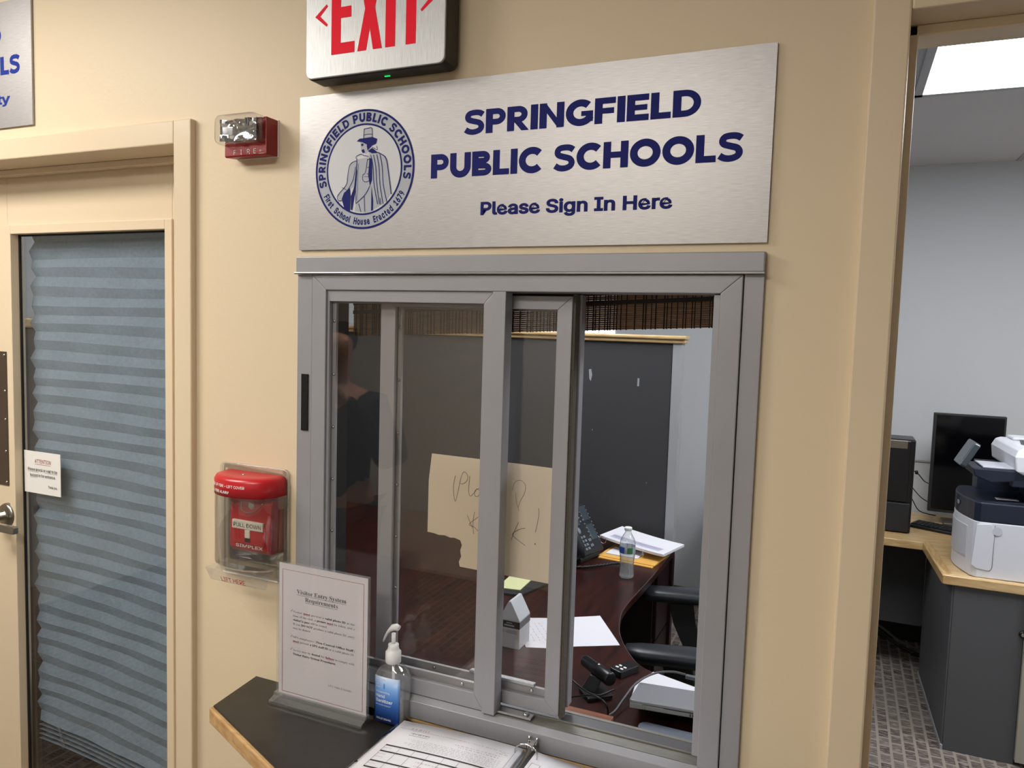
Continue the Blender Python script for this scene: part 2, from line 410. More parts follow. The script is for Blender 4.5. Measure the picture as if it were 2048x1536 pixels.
def arc_text(mb, pl, t, cx, cy, r, h, a_start, a_end, top=True, f=F_SANS, offset=.02, lift=.0005):
    """lettering around a circle, angles in degrees (clockwise from 12 on top)"""
    ws = []
    for ch in t:
        if ch == ' ': ws.append(.45); continue
        vs, _ = raw_text(ch, f, offset); ws.append(max(v.x for v in vs)-min(v.x for v in vs)+.09)
    tot = sum(ws); acc = 0
    rv, _ = raw_text('H', f, offset); cap = max(v.y for v in rv); sy = h/cap
    arc = math.radians(abs(a_end-a_start))*r; sx = arc/tot
    for ch, w_ in zip(t, ws):
        mid = (acc+w_/2)/tot; acc += w_
        if ch == ' ': continue
        ang = math.radians(a_start+(a_end-a_start)*mid)
        vs, fs = raw_text(ch, f, offset); x0 = min(v.x for v in vs); x1 = max(v.x for v in vs)
        rad = Vector((math.sin(ang), math.cos(ang))); tan = Vector((math.cos(ang), -math.sin(ang)))
        if not top: rad_, tan_ = -rad, -tan
        else: rad_, tan_ = rad, tan
        c = Vector((cx, cy)) + rad*r
        out = []
        for v in vs:
            q = c + tan_*((v.x-(x0+x1)/2)*sx) + rad_*((v.y-cap/2)*sy); out.append(pl(q.x, q.y, lift+.00004*v.z))
        mb.add(out, fs)
GLYPHW = .280
def heavy_glyph(ch):
    '''strokes of a wide heavy capital, cap height 1; returns (list of (points, closed)), width, list of solid polygons'''
    w = GLYPHW; h = w/2
    def arc(cx, cy, rx, ry, a0, a1, n=14): return [(cx+rx*math.cos(math.radians(a0+(a1-a0)*i/n)), cy+ry*math.sin(math.radians(a0+(a1-a0)*i/n))) for i in range(n+1)]
    bar = lambda x0, x1, y0, y1: [(x0, y0), (x1, y0), (x1, y1), (x0, y1)]
    V = lambda x: bar(x, x+w, 0, 1)
    t = .240
    if ch == 'I': return [], w, [V(0)]
    if ch == 'L': return [], .68, [V(0), bar(0, .68, 0, t)]
    if ch == 'F': return [], .74, [V(0), bar(0, .74, 1-t, 1), bar(0, .69, .38, .60)]
    if ch == 'E': return [], .76, [V(0), bar(0, .75, 1-t, 1), bar(0, .70, .395, .605), bar(0, .76, 0, t)]
    if ch == 'H': return [], .92, [V(0), V(.92-w), bar(0, .92, .385, .615)]
    if ch == 'N': return [], .93, [V(0), V(.93-w), [(0, 1), (.235, 1), (.93, 0), (.695, 0)]]
    if ch in 'PR':
        st = [([(.1, 1-t/2)]+arc(.44, .665, .235, .335-t/2, 90, -90)+[(.1, .33+t/2)], t)]
        return st, (.80 if ch == 'P' else .86), [V(0)]+([[(.28, .36), (.56, .38), (.86, 0), (.57, 0)]] if ch == 'R' else [])
    if ch == 'B':
        return [([(.1, 1-t/2+.005)]+arc(.46, .745, .185, .255-t/2+.005, 90, -90, 10)+[(.1, .49+t/2-.005)], t),
                ([(.1, .53-t/2+.01)]+arc(.50, .265, .215, .265-t/2, 90, -90, 10)+[(.1, t/2)], t)], .84, [V(0)]
    if ch == 'D': return [([(.1, 1-t/2)]+arc(.40, .5, .40, .5-t/2, 90, -90, 20)+[(.1, t/2)], .24)], .93, [V(0)]
    if ch == 'U': return [([(h, 1), (h, .42)]+arc(.455, .42, .455-h, .42-.11, 180, 360, 16)+[(.91-h, .42), (.91-h, 1)], w)], .91, []
    if ch == 'O': return [(arc(.55, .5, .55-h, .515-h*.95, 0, 360, 40)[:-1], w, True)], 1.10, []
    if ch == 'C': return [(arc(.54, .5, .54-h, .515-h*.95, 43, 317, 30), w)], .96, []
    if ch == 'G': return [(arc(.54, .5, .54-h, .515-h*.95, 45, 335, 30), w)], 1.00, [bar(.57, 1.0, .36, .555), bar(.80, 1.0, .14, .50)]
    if ch == 'S':
        p = [(.765, .80), (.62, .885), (.42, .905), (.22, .865), (.145, .74), (.20, .615), (.42, .535), (.62, .465), (.705, .325), (.64, .175), (.43, .100), (.22, .120), (.055, .215)]
        return [([tuple(v) for v in smooth_pts(p, 6)], .235)], .83, []
    return [], .33, []
def heavy_text(mb, pl, t, x0, x1, z0, h, gap=.058, lift=.0003):
    ws = [heavy_glyph(c)[1] for c in t]; tot = sum(ws)+gap*(len(t)-1); sx = (x1-x0)/tot; x = 0
    class Sub:
        def __call__(s, a, b, c=0): return pl(x0+(x+a)*sx, z0+b*h, c)
    sp = Sub()
    for ch, w_ in zip(t, ws):
        st_, _, pg = heavy_glyph(ch)
        for i_, s_ in enumerate(st_): ribbon(mb, sp, s_[0], s_[1], lift+.00004*i_, len(s_) > 2)
        for i_, p_ in enumerate(pg): poly2(mb, sp, p_, lift+.00004*(i_+3))
        x += w_+gap
FRONT = lambda x, y, z: Plane((x, y, z), (1, 0, 0), (0, 0, 1))

# ================================================================== SETTING
T = .13                                    # wall thickness
# front wall (hall side y=0, office side y=T) with holes: door 1, service window, doorway 2
D1 = (-1.16, -.2339); D1H = 2.129; W = (.1036, 1.0179); WZ = (.9764, 1.880); D2 = (1.1997, 2.13); D2H = 2.22
mb = MB()
LX, RX, CH = -3.2, 3.6, 2.72
for x0, x1, z0, z1 in ((LX, D1[0]-.05, 0, CH), (D1[0]-.05, D1[1]+.05, D1H+.04, CH), (D1[1]+.05, W[0], 0, CH), (W[0], W[1], 0, WZ[0]),
                       (W[0], W[1], WZ[1], CH), (W[1], D2[0]-.05, 0, CH), (D2[0]-.05, D2[1]+.05, D2H+.04, CH), (D2[1]+.05, RX, 0, CH)):
    mb.box(x0, x1, 0, T, z0, z1)
struct('wall_front', mb, 'tan')
mb = MB()
for x0, x1, z0, z1 in ((LX, D1[0]-.05, 0, CH), (D1[0]-.05, D1[1]+.05, D1H+.05, CH), (D1[1]+.05, W[0], 0, CH), (W[0], W[1], 0, WZ[0]),
                       (W[0], W[1], WZ[1], CH), (W[1], D2[0]-.05, 0, CH), (D2[0]-.05, D2[1]+.05, D2H+.05, CH), (D2[1]+.05, RX, 0, CH)):
    mb.box(x0, x1, T, T+.012, z0, z1)
struct('trim_office_wallboard', mb, 'office')
struct('floor', MB().box(LX, RX, -3.3, 3.75, -.05, 0), 'carpet')
struct('wall_back', MB().box(LX, RX, 3.6, 3.75, 0, CH), 'office')
struct('wall_right', MB().box(RX, RX+.1, T, 3.75, 0, CH), 'office')
struct('wall_left', MB().box(LX-.1, LX, T, 3.75, 0, CH), 'office')
struct('wall_hall_right', MB().box(RX, RX+.1, -3.3, T, 0, CH), 'hallw')
struct('wall_hall_left', MB().box(LX-.1, LX, -3.3, T, 0, CH), 'hallw')
struct('wall_hall_back', MB().box(LX, RX, -3.4, -3.3, 0, CH), 'hallw')
struct('wall_divider', MB().box(-1.98, -1.9, T+.012, 3.6, 0, CH), 'office')
struct('baseboard_back', MB().box(-1.9, RX, 3.585, 3.6, 0, .10), 'base', .003)
# ceilings with tile grid
def tile_ceiling(name, x0, x1, y0, y1, xs, ys, tilemat='ctile'):
    o = struct(name, MB().box(x0, x1, y0, y1, CH, CH+.05), tilemat)
    g = MB()
    for x in xs: g.box(x-.012, x+.012, y0, y1, CH-.004, CH+.002)
    for y in ys: g.box(x0, x1, y-.012, y+.012, CH-.004, CH+.002)
    obj('grid', g, 'tbar', o)
    return o
gx = [1.33+.61*k for k in range(-7, 4)]
tile_ceiling('ceiling', LX, RX, T, 3.6, gx, [1.0, 2.22])
tile_ceiling('ceiling_hall', LX, RX, -3.3, 0, gx, [-3.0+.61*k for k in range(5)])
def ceiling_light(x0, x1, y0, y1, m, label, group):
    t = thing('ceiling_light', label, 'ceiling light', ((x0+x1)/2, (y0+y1)/2, CH), group=group)
    z = CH
    f = MB()
    f.box(x0, x1, y0, y0+.03, z-.012, z-.003).box(x0, x1, y1-.03, y1, z-.012, z-.003).box(x0, x0+.03, y0, y1, z-.012, z-.003).box(x1-.03, x1, y0, y1, z-.012, z-.003)
    obj('frame', f, 'tbar', t)
    obj('diffuser', MB().box(x0+.028, x1-.028, y0+.028, y1-.028, z-.008, z-.0045), m, t)
ceiling_light(1.335, 1.935, 1.005, 2.205, 'lightpanel', 'glowing white ceiling light panel seen through the open doorway', None)
ceiling_light(-.495, .105, 1.005, 2.205, 'lightpanel', 'white office ceiling light panel above the cherry desk', None)
ceiling_light(2.555, 3.155, 1.005, 2.205, 'lightpanel', 'white office ceiling light panel deep on the doorway side', None)
ceiling_light(-1.72, -.52, -1.25, -.65, 'halllight', 'white hallway ceiling light panel in front of the closed door', None)
ceiling_light(-.35, .85, -2.3, -1.7, 'halllight', 'white hallway ceiling light panel above and behind the photographer', None)  # unseen panel added as fill to brighten the hall

# ---- door 1 : frame, leaf, glass lite
d1 = struct_root('door_1', (-.7, .05, 0))
fr = MB()
FX0, FX1 = D1[0]-.0508, D1[1]+.0508
zt = D1H+.0508
# faces (profile slightly proud of the wall), reveals and stops
fr.box(D1[1], FX1, -.016, .16, 0, zt).box(FX0, D1[0], -.016, .16, 0, zt).box(D1[0], D1[1], -.016, .16, D1H, zt)
obj('door_frame', fr, 'trim', d1, .003)
st = MB().box(D1[1]-.016, D1[1], .075, .098, 0, D1H).box(D1[0], D1[0]+.016, .075, .098, 0, D1H).box(D1[0], D1[1], .075, .098, D1H-.016, D1H)
obj('door_stop', st, 'trim', d1, .002)
LY0, LY1 = .1, .145
GX0, GX1, GZ0, GZ1 = -.960, -.385, .30, 1.962       # glass opening
lf = MB()
lf.box(D1[0]+.004, GX0-.02, LY0, LY1, .01, D1H-.004).box(GX1+.02, D1[1]-.004, LY0, LY1, .01, D1H-.004)
lf.box(GX0-.02, GX1+.02, LY0, LY1, GZ1+.02, D1H-.004).box(GX0-.02, GX1+.02, LY0, LY1, .01, GZ0-.02)
obj('door_leaf', lf, 'trim', d1, .002)
bd = MB()
for a, b, c, d in ((GX0-.024, GX0, GZ0-.024, GZ1+.024), (GX1, GX1+.024, GZ0-.024, GZ1+.024), (GX0, GX1, GZ1, GZ1+.024), (GX0, GX1, GZ0-.024, GZ0)):
    bd.box(a, b, LY0-.006, LY0+.02, c, d)
obj('glazing_bead', bd, 'trim', d1, .0015)
gk = MB()
for a, b, c, d in ((GX0, GX0+.004, GZ0, GZ1), (GX1-.004, GX1, GZ0, GZ1), (GX0, GX1, GZ1-.004, GZ1)): gk.box(a, b, LY0+.016, LY0+.022, c, d)
obj('glazing_gasket', gk, 'gasket', d1)
obj('door_glass', MB().box(GX0, GX1, LY0+.02, LY0+.026, GZ0, GZ1), 'doorglass', d1)
# lever, rose, plate
pl_ = obj('push_plate', MB().box(-1.09, -.993, LY0-.003, LY0, 1.262, 1.640), 'steel_d', d1, .001)
sc = MB()
for zz in (1.63, 1.53, 1.45, 1.36, 1.272): sc.lathe([(.004, 0), (.004, -.001), (.002, -.0025)], (-1.0, LY0-.003, zz), 'y', 10)
obj('screw', sc, 'chrome', pl_)
lv = obj('door_rose', MB().lathe([(.034, 0), (.034, -.006), (.030, -.012), (.022, -.014), (.012, -.016), (.011, -.05)], (-1.0, LY0, 1.178), 'y', 32), 'steel', d1)
h = MB().prism(rr(.115, .021, .006, 3, -.942, 1.160), LY0-.062, LY0-.048, 'y'); obj('door_handle', h, 'steel', d1, .002)
# pleated shade behind the door glass
sh = MB(); NP = 28; z1 = 1.975; per = .0505; xs = [GX0-.002+(.566)*i/14 for i in range(15)]
rows = []
for k in range(2*NP+1):
    zz = z1-per*k/2; yy = .150+(.0065 if k % 2 else 0)
    rows.append([])
    for i, x in enumerate(xs):
        t = i/14
        sag = -.010*math.sin(k*.9+t*3)*.3 - .05*t*t*(k/(2*NP))**1.5
        edge = (.006*math.sin(k*1.7)+(.006 if k % 2 else 0)) if i == 0 else 0
        rows[-1].append((x+edge, yy+.002*math.sin(x*30+k), zz+sag))
for r0, r1 in zip(rows, rows[1:]):
    k = len(sh.v); n = len(r0)
    sh.v += [Vector(p) for p in r0+r1]
    for i in range(n-1): sh.f.append((k+i, k+i+1, k+n+i+1, k+n+i)); sh.sm.append(False)
shade = tag(obj('pleated_shade', sh, 'shade'), 'grey pleated paper shade hanging behind the glass of the closed door', 'window shade')
o = shade.modifiers.new('s', 'SOLIDIFY'); o.thickness = .0006
st = MB()
for k in range(7):
    zz = .548-k*.007
    pts = [(x, .150+(.012 if k % 2 else 0), zz-.055*((x-xs[0])/.566)**2) for x in xs]
    q = len(st.v); st.v += [Vector(p) for p in pts]+[Vector((p[0], p[1]+.014, p[2]-.004)) for p in pts]
    for i in range(14): st.f.append((q+i, q+i+1, q+15+i+1, q+15+i)); st.sm.append(False)
sb = obj('gathered_hem', st, 'shade', shade, local=False); o = sb.modifiers.new('s', 'SOLIDIFY'); o.thickness = .0008
obj('pull_clip', MB().tube([(-.862, .142, .565), (-.85, .140, .535), (-.838, .140, .51)], .004, 6), 'acrylic', shade)
# attention note on the door glass
P_ = FRONT(-.958, LY0+.018, 1.245)
t = thing('paper_notice', 'small white ATTENTION notice taped inside the door glass edge', 'notice', (-.958, LY0+.0185, 1.245))
obj('paper', MB().box(-.956, -.806, LY0+.0185, LY0+.0195, 1.247, 1.365), 'white', t)
r = MB(); k = MB()
text(r, P_, 'ATTENTION', .047, .088, .0105, .113, offset=-.002, lift=.0002); ribbon(r, P_, [(.047, .0845), (.113, .0845)], .0008, .0002)
text(k, P_, 'Please knock or wait to be', .018, .065, .0085, .139, offset=.004, lift=.0002); ribbon(k, P_, [(.018, .0625), (.062, .0625)], .0006, .0002); ribbon(k, P_, [(.088, .0625), (.139, .0625)], .0006, .0002)
text(k, P_, 'buzzed in for entrance.', .026, .049, .0085, .132, offset=.004, lift=.0002); ribbon(k, P_, [(.026, .0465), (.057, .0465)], .0006, .0002)
text(k, P_, 'Thank you.', .101, .021, .0075, .139, offset=.002, lift=.0002)
obj('red_heading', r, 'redink', t); obj('printed_text', k, 'ink', t)

# ---- doorway 2 frame
d2 = struct_root('door_2', (1.65, .05, 0))
fr = MB(); zt = D2H+.0508
fr.box(1.1494, D2[0], -.016, .16, 0, zt).box(D2[1], D2[1]+.05, -.016, .16, 0, zt).box(D2[0], D2[1], -.016, .16, D2H, zt)
obj('door_frame', fr, 'trim', d2, .003)
st = MB().box(D2[0], D2[0]+.014, .05, .075, 0, D2H).box(D2[1]-.014, D2[1], .05, .075, 0, D2H).box(D2[0], D2[1], .05, .098, D2H-.016, D2H)
obj('door_stop', st, 'trim', d2, .002)
obj('hinge_leaf', MB().box(D2[0]-.001, D2[0]+.0015, .10, .155, 1.62, 1.72), 'steel_d', d2)

# ---- service window
win = struct_root('window_1', ((W[0]+W[1])/2, 0, .97))
x0, x1 = W; zb, zt = WZ
f = MB()
# header cap band
f.box(x0, x1, -.014, .04, 1.848, zt)
obj('head_band', f, 'alum', win, .002)
obj('head_lip', MB().box(x0-.001, x1+.001, -.019, -.008, 1.8445, 1.8485), 'alum2', win, .001)
# outer side channels
obj('side_channel', MB().box(x0, .1405, -.008, .060, zb, 1.8445), 'alum', win, .001)
obj('side_channel', MB().box(.9875, x1, -.008, .060, zb, 1.8445), 'alum', win, .001)
# mitred inner frame
MI = .0020
def mitre(xa, xb, za, zb_, w_, y0, y1, wt=None):
    wt = wt or w_
    m = MB()
    m.prism([(xa, za), (xa+w_, za), (xa+w_, zb_-wt), (xa, zb_)], y0, y1, 'y')
    m.prism([(xb-w_, za), (xb, za), (xb, zb_), (xb-w_, zb_-wt)], y0, y1, 'y')
    m.prism([(xa, zb_), (xa+w_, zb_-wt), (xb-w_, zb_-wt), (xb, zb_)], y0, y1, 'y')
    return m
obj('inner_frame', mitre(.1425, .9860, 1.020, 1.8440, .0343, -.011, .060, .0303), 'alum', win, .0015)
obj('right_stop', MB().box(.9409, .9515, -.004, .06, 1.035, 1.8125), 'alum', win, .001)
# mullion
obj('mullion', MB().box(.5490, .5755, -.013, .018, 1.020, 1.8135), 'alum', win, .0012)
# sill: sloping front face, track with channels
f = MB().prism([(-.018, zb), (-.020, 1.012), (-.006, 1.0185), (.070, 1.0185), (.070, zb)], .1036, 1.0179, 'x')
obj('sill', f, 'alum', win, .001)
f = MB().box(.1425, .9515, .024, .0275, 1.0185, 1.0225).box(.1425, .9515, .062, .070, 1.0185, 1.0205)
f.box(.1425, .9515, -.004, .024, 1.0185, 1.0197)
obj('sill_track', f, 'track', win, .0008)
obj('rear_sill_rail', MB().box(.1425, .9515, .0285, .062, 1.0186, 1.0195), 'alum_d', win)
obj('jamb_shade_skin', MB().box(.1755, .1776, .030, .066, 1.035, 1.8130), 'gasket', win)  # thin dark skin: shade on the aluminium jamb put in as colour
# front sash A (left)
def sash(xa, xb, za, zb_, y0, y1, sl, sr, top, bot, name, beadl=True):
    r = obj(name, (MB().prism([(xa, za), (xa+sl, za+bot), (xa+sl, zb_-top), (xa, zb_)], y0, y1, 'y')
             .prism([(xb-sr, za+bot), (xb, za), (xb, zb_), (xb-sr, zb_-top)], y0, y1, 'y')
             .prism([(xa, zb_), (xa+sl, zb_-top), (xb-sr, zb_-top), (xb, zb_)], y0, y1, 'y')
             .prism([(xa, za), (xb, za), (xb-sr, za+bot), (xa+sl, za+bot)], y0, y1, 'y')), 'alum', win, .001)
    ym = (y0+y1)/2
    obj('sash_glass', MB().box(xa+sl, xb-sr, ym-.002, ym+.002, za+bot, zb_-top), 'glass', r)
    b = MB(); b.box(xa+sl, xa+sl+.009, ym+.002, y1, za+bot, zb_-top).box(xa+sl, xb-sr, ym+.002, y1, za+bot, za+bot+.014).box(xa+sl, xb-sr, ym+.002, y1, zb_-top-.003, zb_-top)
    obj('glazing_strip', b, 'alum', r, .0006)
    s = MB(); n = 7
    for i in range(n):
        zz = za+bot+.05+(zb_-top-za-bot-.09)*i/(n-1)
        s.lathe([(.0034, 0), (.0032, -.0012), (.0018, -.0024)], (xa+sl+.0045, ym+.002, zz), 'y', 10)
    for xx in (xa+sl+.1, xb-sr-.03): s.lathe([(.0038, 0), (.0034, -.0012), (.002, -.0024)], (xx, ym+.0015, za+bot+.007), 'y', 10)
    obj('sash_screw', s, 'chrome', r)
    return r
sash(.1768, .5489, 1.0200, 1.8137, -.006, .012, .0055, .0205, .0225, .031, 'front_sash')
rb = sash(.2855, .6900, 1.0285, 1.808, .024, .042, .034, .0285, .0245, .026, 'sliding_sash')
wsr = obj('weatherstrip', MB().box(.6898, .6952, .028, .050, 1.023, 1.812), 'pile', rb, .0008)
obj('pull_bar', MB().box(.50, .637, .030, .0425, 1.070, 1.0755), 'alum2', rb, .0008)
# rear fixed frame edge next to opening
obj('rear_stile', MB().box(.6850, .6985, .052, .075, 1.035, 1.812), 'alum', win, .001)
obj('latch', MB().box(.575, .645, .0, .018, 1.0205, 1.0255).lathe([(.006, .0255), (.006, .028), (.003, .030)], (.632, .010, 1.0), 'z', 14), 'alum2', win, .001)
# velcro strip
tag(obj('hook_strip', MB().box(.1166, .1335, -.0105, -.0078, 1.524, 1.641), mat('black_hook_tape', '0d0d0d', .95, bump=1, bscale=800)), 'black hook-tape strip stuck to the left channel of the window frame', 'tape strip')
# interior wooden ledge
struct('trim_window_ledge', MB().box(.17, .762, .071, .153, .9765, .986), 'cherrytrim', .002)

# ================================================================== HALL WALL THINGS
def school_sign(xl, zb, lower, label, navy, full=True):
    t = thing('wall_sign', label, 'sign', (xl, 0, zb))
    obj('sign_panel', MB().box(xl, xl+.9144, -.006, -.0015, zb, zb+.3048), 'brush', t)
    obj('sign_backing', MB().box(xl+.004, xl+.910, -.0015, .0, zb+.004, zb+.3008), 'blackm', t)
    P = FRONT(xl, -.006, zb); a = MB()
    heavy_text(a, P, 'SPRINGFIELD', .375, .8025, .2035, .0428); obj('lettering', a, navy, t); a = MB()
    heavy_text(a, P, 'PUBLIC SCHOOLS', .307, .871, .1285, .0440); obj('lettering', a, navy, t); a = MB()
    text(a, P, lower[0], lower[1], .0575, .0240, lower[2], offset=.030, lift=.0003)
    obj('lettering', a, navy, t)
    # seal
    cx, cz, R = .1563, .1537, .1150
    g = MB(); poly2(g, P, circle(cx, cz, R, 72), .0002); obj('seal_ring', g, 'seal', t)
    g = MB(); poly2(g, P, circle(cx, cz, R*.755, 72), .0004); obj('seal_field', g, 'sealw', t)
    n = MB()
    ring2(n, P, cx, cz, R*.965, R*1.0, lift=.0006); ring2(n, P, cx, cz, R*.735, R*.765, lift=.0006)
    word = 'SPRINGFIELD PUBLIC SCHOOLS'; gs = [heavy_glyph(c_) for c_ in word]; gap_ = .20; tot_ = sum(g_[1]+gap_ for g_ in gs)-gap_; acc_ = 0
    for g_ in gs:
        a_ = math.radians(-108+211*(acc_+g_[1]/2)/tot_); acc_ += g_[1]+gap_; sx_ = math.radians(211)*R*.868/tot_
        c0_ = Vector((cx, cz))+Vector((math.sin(a_), math.cos(a_)))*R*.868
        class Arc:
            def __call__(s_, x_, z_, c_=0, a_=a_, w_=g_[1], c0_=c0_, sx_=sx_):
                v_ = c0_+Vector((math.cos(a_), -math.sin(a_)))*(x_-w_/2)*sx_+Vector((math.sin(a_), math.cos(a_)))*(z_-.5)*R*.145
                return P(v_.x, v_.y, c_)
        for i_, s__ in enumerate(g_[0]): ribbon(n, Arc(), s__[0], s__[1], .0006+.00004*i_, len(s__) > 2)
        for i_, p__ in enumerate(g_[2]): poly2(n, Arc(), p__, .0006+.00004*(i_+3))
    arc_text(n, P, 'First School House Erected 1679', cx, cz, R*.868, R*.110, 243, 117, False, offset=.032, lift=.0006)
    def q(px, py): return (cx+(px-548)/313*R, cz+(890-py)/388*R)
    fc_ = [0]
    def fill(b, pts, l=.0006): fc_[0] += 1; poly2(b, P, [q(*p) for p in pts], l+.00003*fc_[0])
    def line(pts, w_=.0011, l=.0014): ribbon(n, P, [tuple(v) for v in smooth_pts([q(*p) for p in pts], 5)], w_, l)
    gm = MB()
    # cloak, coat and figure (grey fills), then navy shapes and lines over them
    fill(gm, [(575, 765), (640, 785), (690, 825), (705, 920), (722, 1055), (690, 1105), (640, 1140), (600, 1160), (585, 1000), (590, 880)], .0006)
    fill(gm, [(505, 822), (588, 812), (600, 900), (592, 1000), (505, 1110), (498, 1000), (503, 900)], .0006)
    fill(gm, [(505, 830), (465, 855), (448, 930), (440, 985), (385, 1050), (392, 1088), (415, 1082), (465, 1010), (497, 1000)], .0006)
    fill(gm, [(500, 1110), (592, 1003), (605, 1160), (560, 1172), (495, 1160)], .0006)
    fill(gm, [(525, 712), (592, 712), (588, 760), (560, 790), (532, 775)], .0006)
    fill(gm, [(549, 630), (598, 630), (600, 690), (546, 690)], .0006)
    obj('seal_figure', gm, 'seal', t)
    fc_[0] = 0
    fill(n, [(502, 705), (520, 690), (600, 685), (632, 700), (625, 730), (590, 745), (540, 715)], .0009)
    fill(n, [(572, 712), (600, 712), (596, 745), (572, 770), (566, 740)], .0009)
    fill(n, [(530, 725), (545, 722), (545, 738), (532, 738)], .0009); fill(n, [(533, 765), (548, 758), (556, 780), (542, 785)], .0009)
    fill(n, [(410, 1075), (425, 1035), (462, 1005), (468, 1060), (465, 1155), (428, 1140)], .0009)
    fill(n, [(585, 815), (602, 830), (603, 960), (590, 1000), (578, 930)], .0009)
    fill(n, [(600, 1000), (612, 1100), (612, 1158), (600, 1160)], .0009)
    fill(n, [(470, 1060), (490, 1000), (502, 870), (508, 900), (500, 1010), (480, 1150), (470, 1150)], .0009)
    fill(n, [(575, 775), (600, 755), (640, 790), (600, 790)], .0009)
    line([(549, 630), (546, 688)]); line([(549, 630), (573, 627), (598, 630), (600, 690)]); line([(549, 668), (573, 665), (600, 668)], .0009)
    line([(505, 822), (500, 805), (530, 790), (548, 800), (580, 808)]); line([(505, 822), (503, 900), (498, 1000), (503, 1110)], .0012)
    line([(503, 1110), (560, 1055), (590, 1000)], .0012)
    line([(600, 750), (632, 770), (628, 745)]); line([(600, 775), (650, 795), (688, 830), (705, 920), (724, 1060)], .0018)
    for a_, b_ in ((625, 640), (645, 662), (665, 688), (608, 628)): line([(a_-15, 800), (a_, 880), (a_+8, 990), (b_+12, 1120)], .0013)
    line([(505, 830), (462, 853), (447, 930), (438, 985), (385, 1050), (390, 1085), (412, 1085)], .0012); line([(497, 870), (480, 960), (440, 1030)])
    line([(412, 1000), (445, 1020)]); line([(515, 850), (512, 950), (508, 1090)], .0007)
    line([(572, 830), (560, 910), (545, 925), (545, 960), (565, 972), (590, 960), (595, 930), (570, 918)], .0010); line([(555, 938), (580, 940)], .0007); line([(570, 830), (588, 825)]); line([(572, 880), (586, 878)])
    line([(520, 1110), (535, 1165)]); line([(555, 1060), (560, 1165)]); line([(385, 1090), (420, 1140)]); line([(660, 1125), (655, 1080)])
    obj('seal_print', n, 'navy', t)
    return t
school_sign(.1040, 1.8945, ('Please Sign In Here', .4125, .7635), 'large brushed aluminium school sign with round seal above the service window', 'navy')
school_sign(-1.6260, 2.2100, ('Safety & Security', .40, .832), 'brushed aluminium sign cut off at the upper left, above the closed door', 'navy2')

# ---- exit sign
t = thing('exit_sign', 'black and brushed metal EXIT sign with red letters above the school sign', 'exit sign', (.31, 0, 2.215))
ex0, ex1, ez0, ez1 = .158, .462, 2.214, 2.425
hs = MB()
po = rr(ex1-ex0+.004, ez1-ez0+.004, .016, 5, (ex0+ex1)/2, (ez0+ez1)/2); pb = rr(ex1-ex0-.006, ez1-ez0-.006, .012, 5, (ex0+ex1)/2, (ez0+ez1)/2)
hs.loft([[(a, -.050, b) for a, b in po], [(a, -.012, b) for a, b in po], [(a, 0, b) for a, b in pb]], True, False)
obj('housing', hs, 'housing', t, .0015)
po = rr(ex1-ex0, ez1-ez0, .013, 5, (ex0+ex1)/2, (ez0+ez1)/2)
obj('face_plate', MB().prism(po, -.0555, -.050, 'y'), 'brushv', t, .0012)
P = FRONT(0, -.0555, 0); a = MB()
ZB, ZT, sw = 2.2535, 2.4035, .020
poly2(a, P, [(.2176, ZB), (.2700, ZB), (.2700, ZB+.020), (.2385, ZB+.020), (.2385, ZB+.065), (.262, ZB+.065), (.262, ZB+.085), (.2385, ZB+.085), (.2385, ZT-.02), (.27, ZT-.02), (.27, ZT), (.2176, ZT)], .0006)
zm = (ZB+ZT)/2
poly2(a, P, [(.2767, ZB), (.2960, ZB), (.3037, zm-.035), (.3114, ZB), (.3307, ZB), (.3145, zm), (.3307, ZT), (.3114, ZT), (.3037, zm+.035), (.2960, ZT), (.2767, ZT), (.2930, zm)], .0006)
poly2(a, P, [(.3380, ZB), (.3587, ZB), (.3587, ZT), (.3380, ZT)], .0006)
poly2(a, P, [(.3815, ZB), (.4022, ZB), (.4022, ZT-.02), (.4200, ZT-.02), (.4200, ZT), (.3640, ZT), (.3640, ZT-.02), (.3815, ZT-.02)], .0006)
def chev(x, d): 
    for s_ in (1, -1): poly2(a, P, [(x, 2.3275), (x+d*.0265, 2.3275+s_*.0205), (x+d*.0290, 2.3275+s_*.0165), (x+d*.0115, 2.3275)], .0006)
chev(.1795, 1); chev(.4405, -1)
obj('exit_letters', a, 'exitred', t)
obj('indicator_lamp', MB().prism(rr(.012, .004, .0015, 3, .327, -.030), ez0-.0032, ez0-.0015, 'z'), 'green', t)

# ---- fire strobe
t = thing('fire_strobe', 'red fire alarm strobe with clear lens left of the school sign', 'fire alarm', (-.01, 0, 2.08))
bx0, bx1, bz0, bz1 = -.0655, .0448, 2.0835, 2.1600
obj('red_housing', MB().prism([(bz0+.004, 0), (bz0, -.034), (bz0+.002, -.0365), (bz1, -.0365), (bz1, 0)], bx0, bx1, 'x').xf(Matrix(((1, 0, 0, 0), (0, 0, 1, 0), (0, 1, 0, 0), (0, 0, 0, 1)))), 'firered', t, .002)
obj('back_plate', MB().box(bx0+.001, bx1+.0015, -.003, 0, bz0+.002, bz1+.001), 'white', t, .001)
lx0, lx1, lz0, lz1 = -.066, .0435, 2.104, 2.163
L_ = []
for yy, k in ((-.0365, 1.0), (-.060, 1.0), (-.066, .96), (-.0685, .88)):
    L_.append([(a, yy, b) for a, b in rr((lx1-lx0)*k, (lz1-lz0)*k, .013*k, 5, (lx0+lx1)/2, (lz0+lz1)/2)])
obj('clear_lens', MB().loft(L_), 'plastic', t)
cx, cz = (lx0+lx1)/2, (lz0+lz1)/2; rf = MB(); n_ = 20; m_ = 12
k0 = len(rf.v)
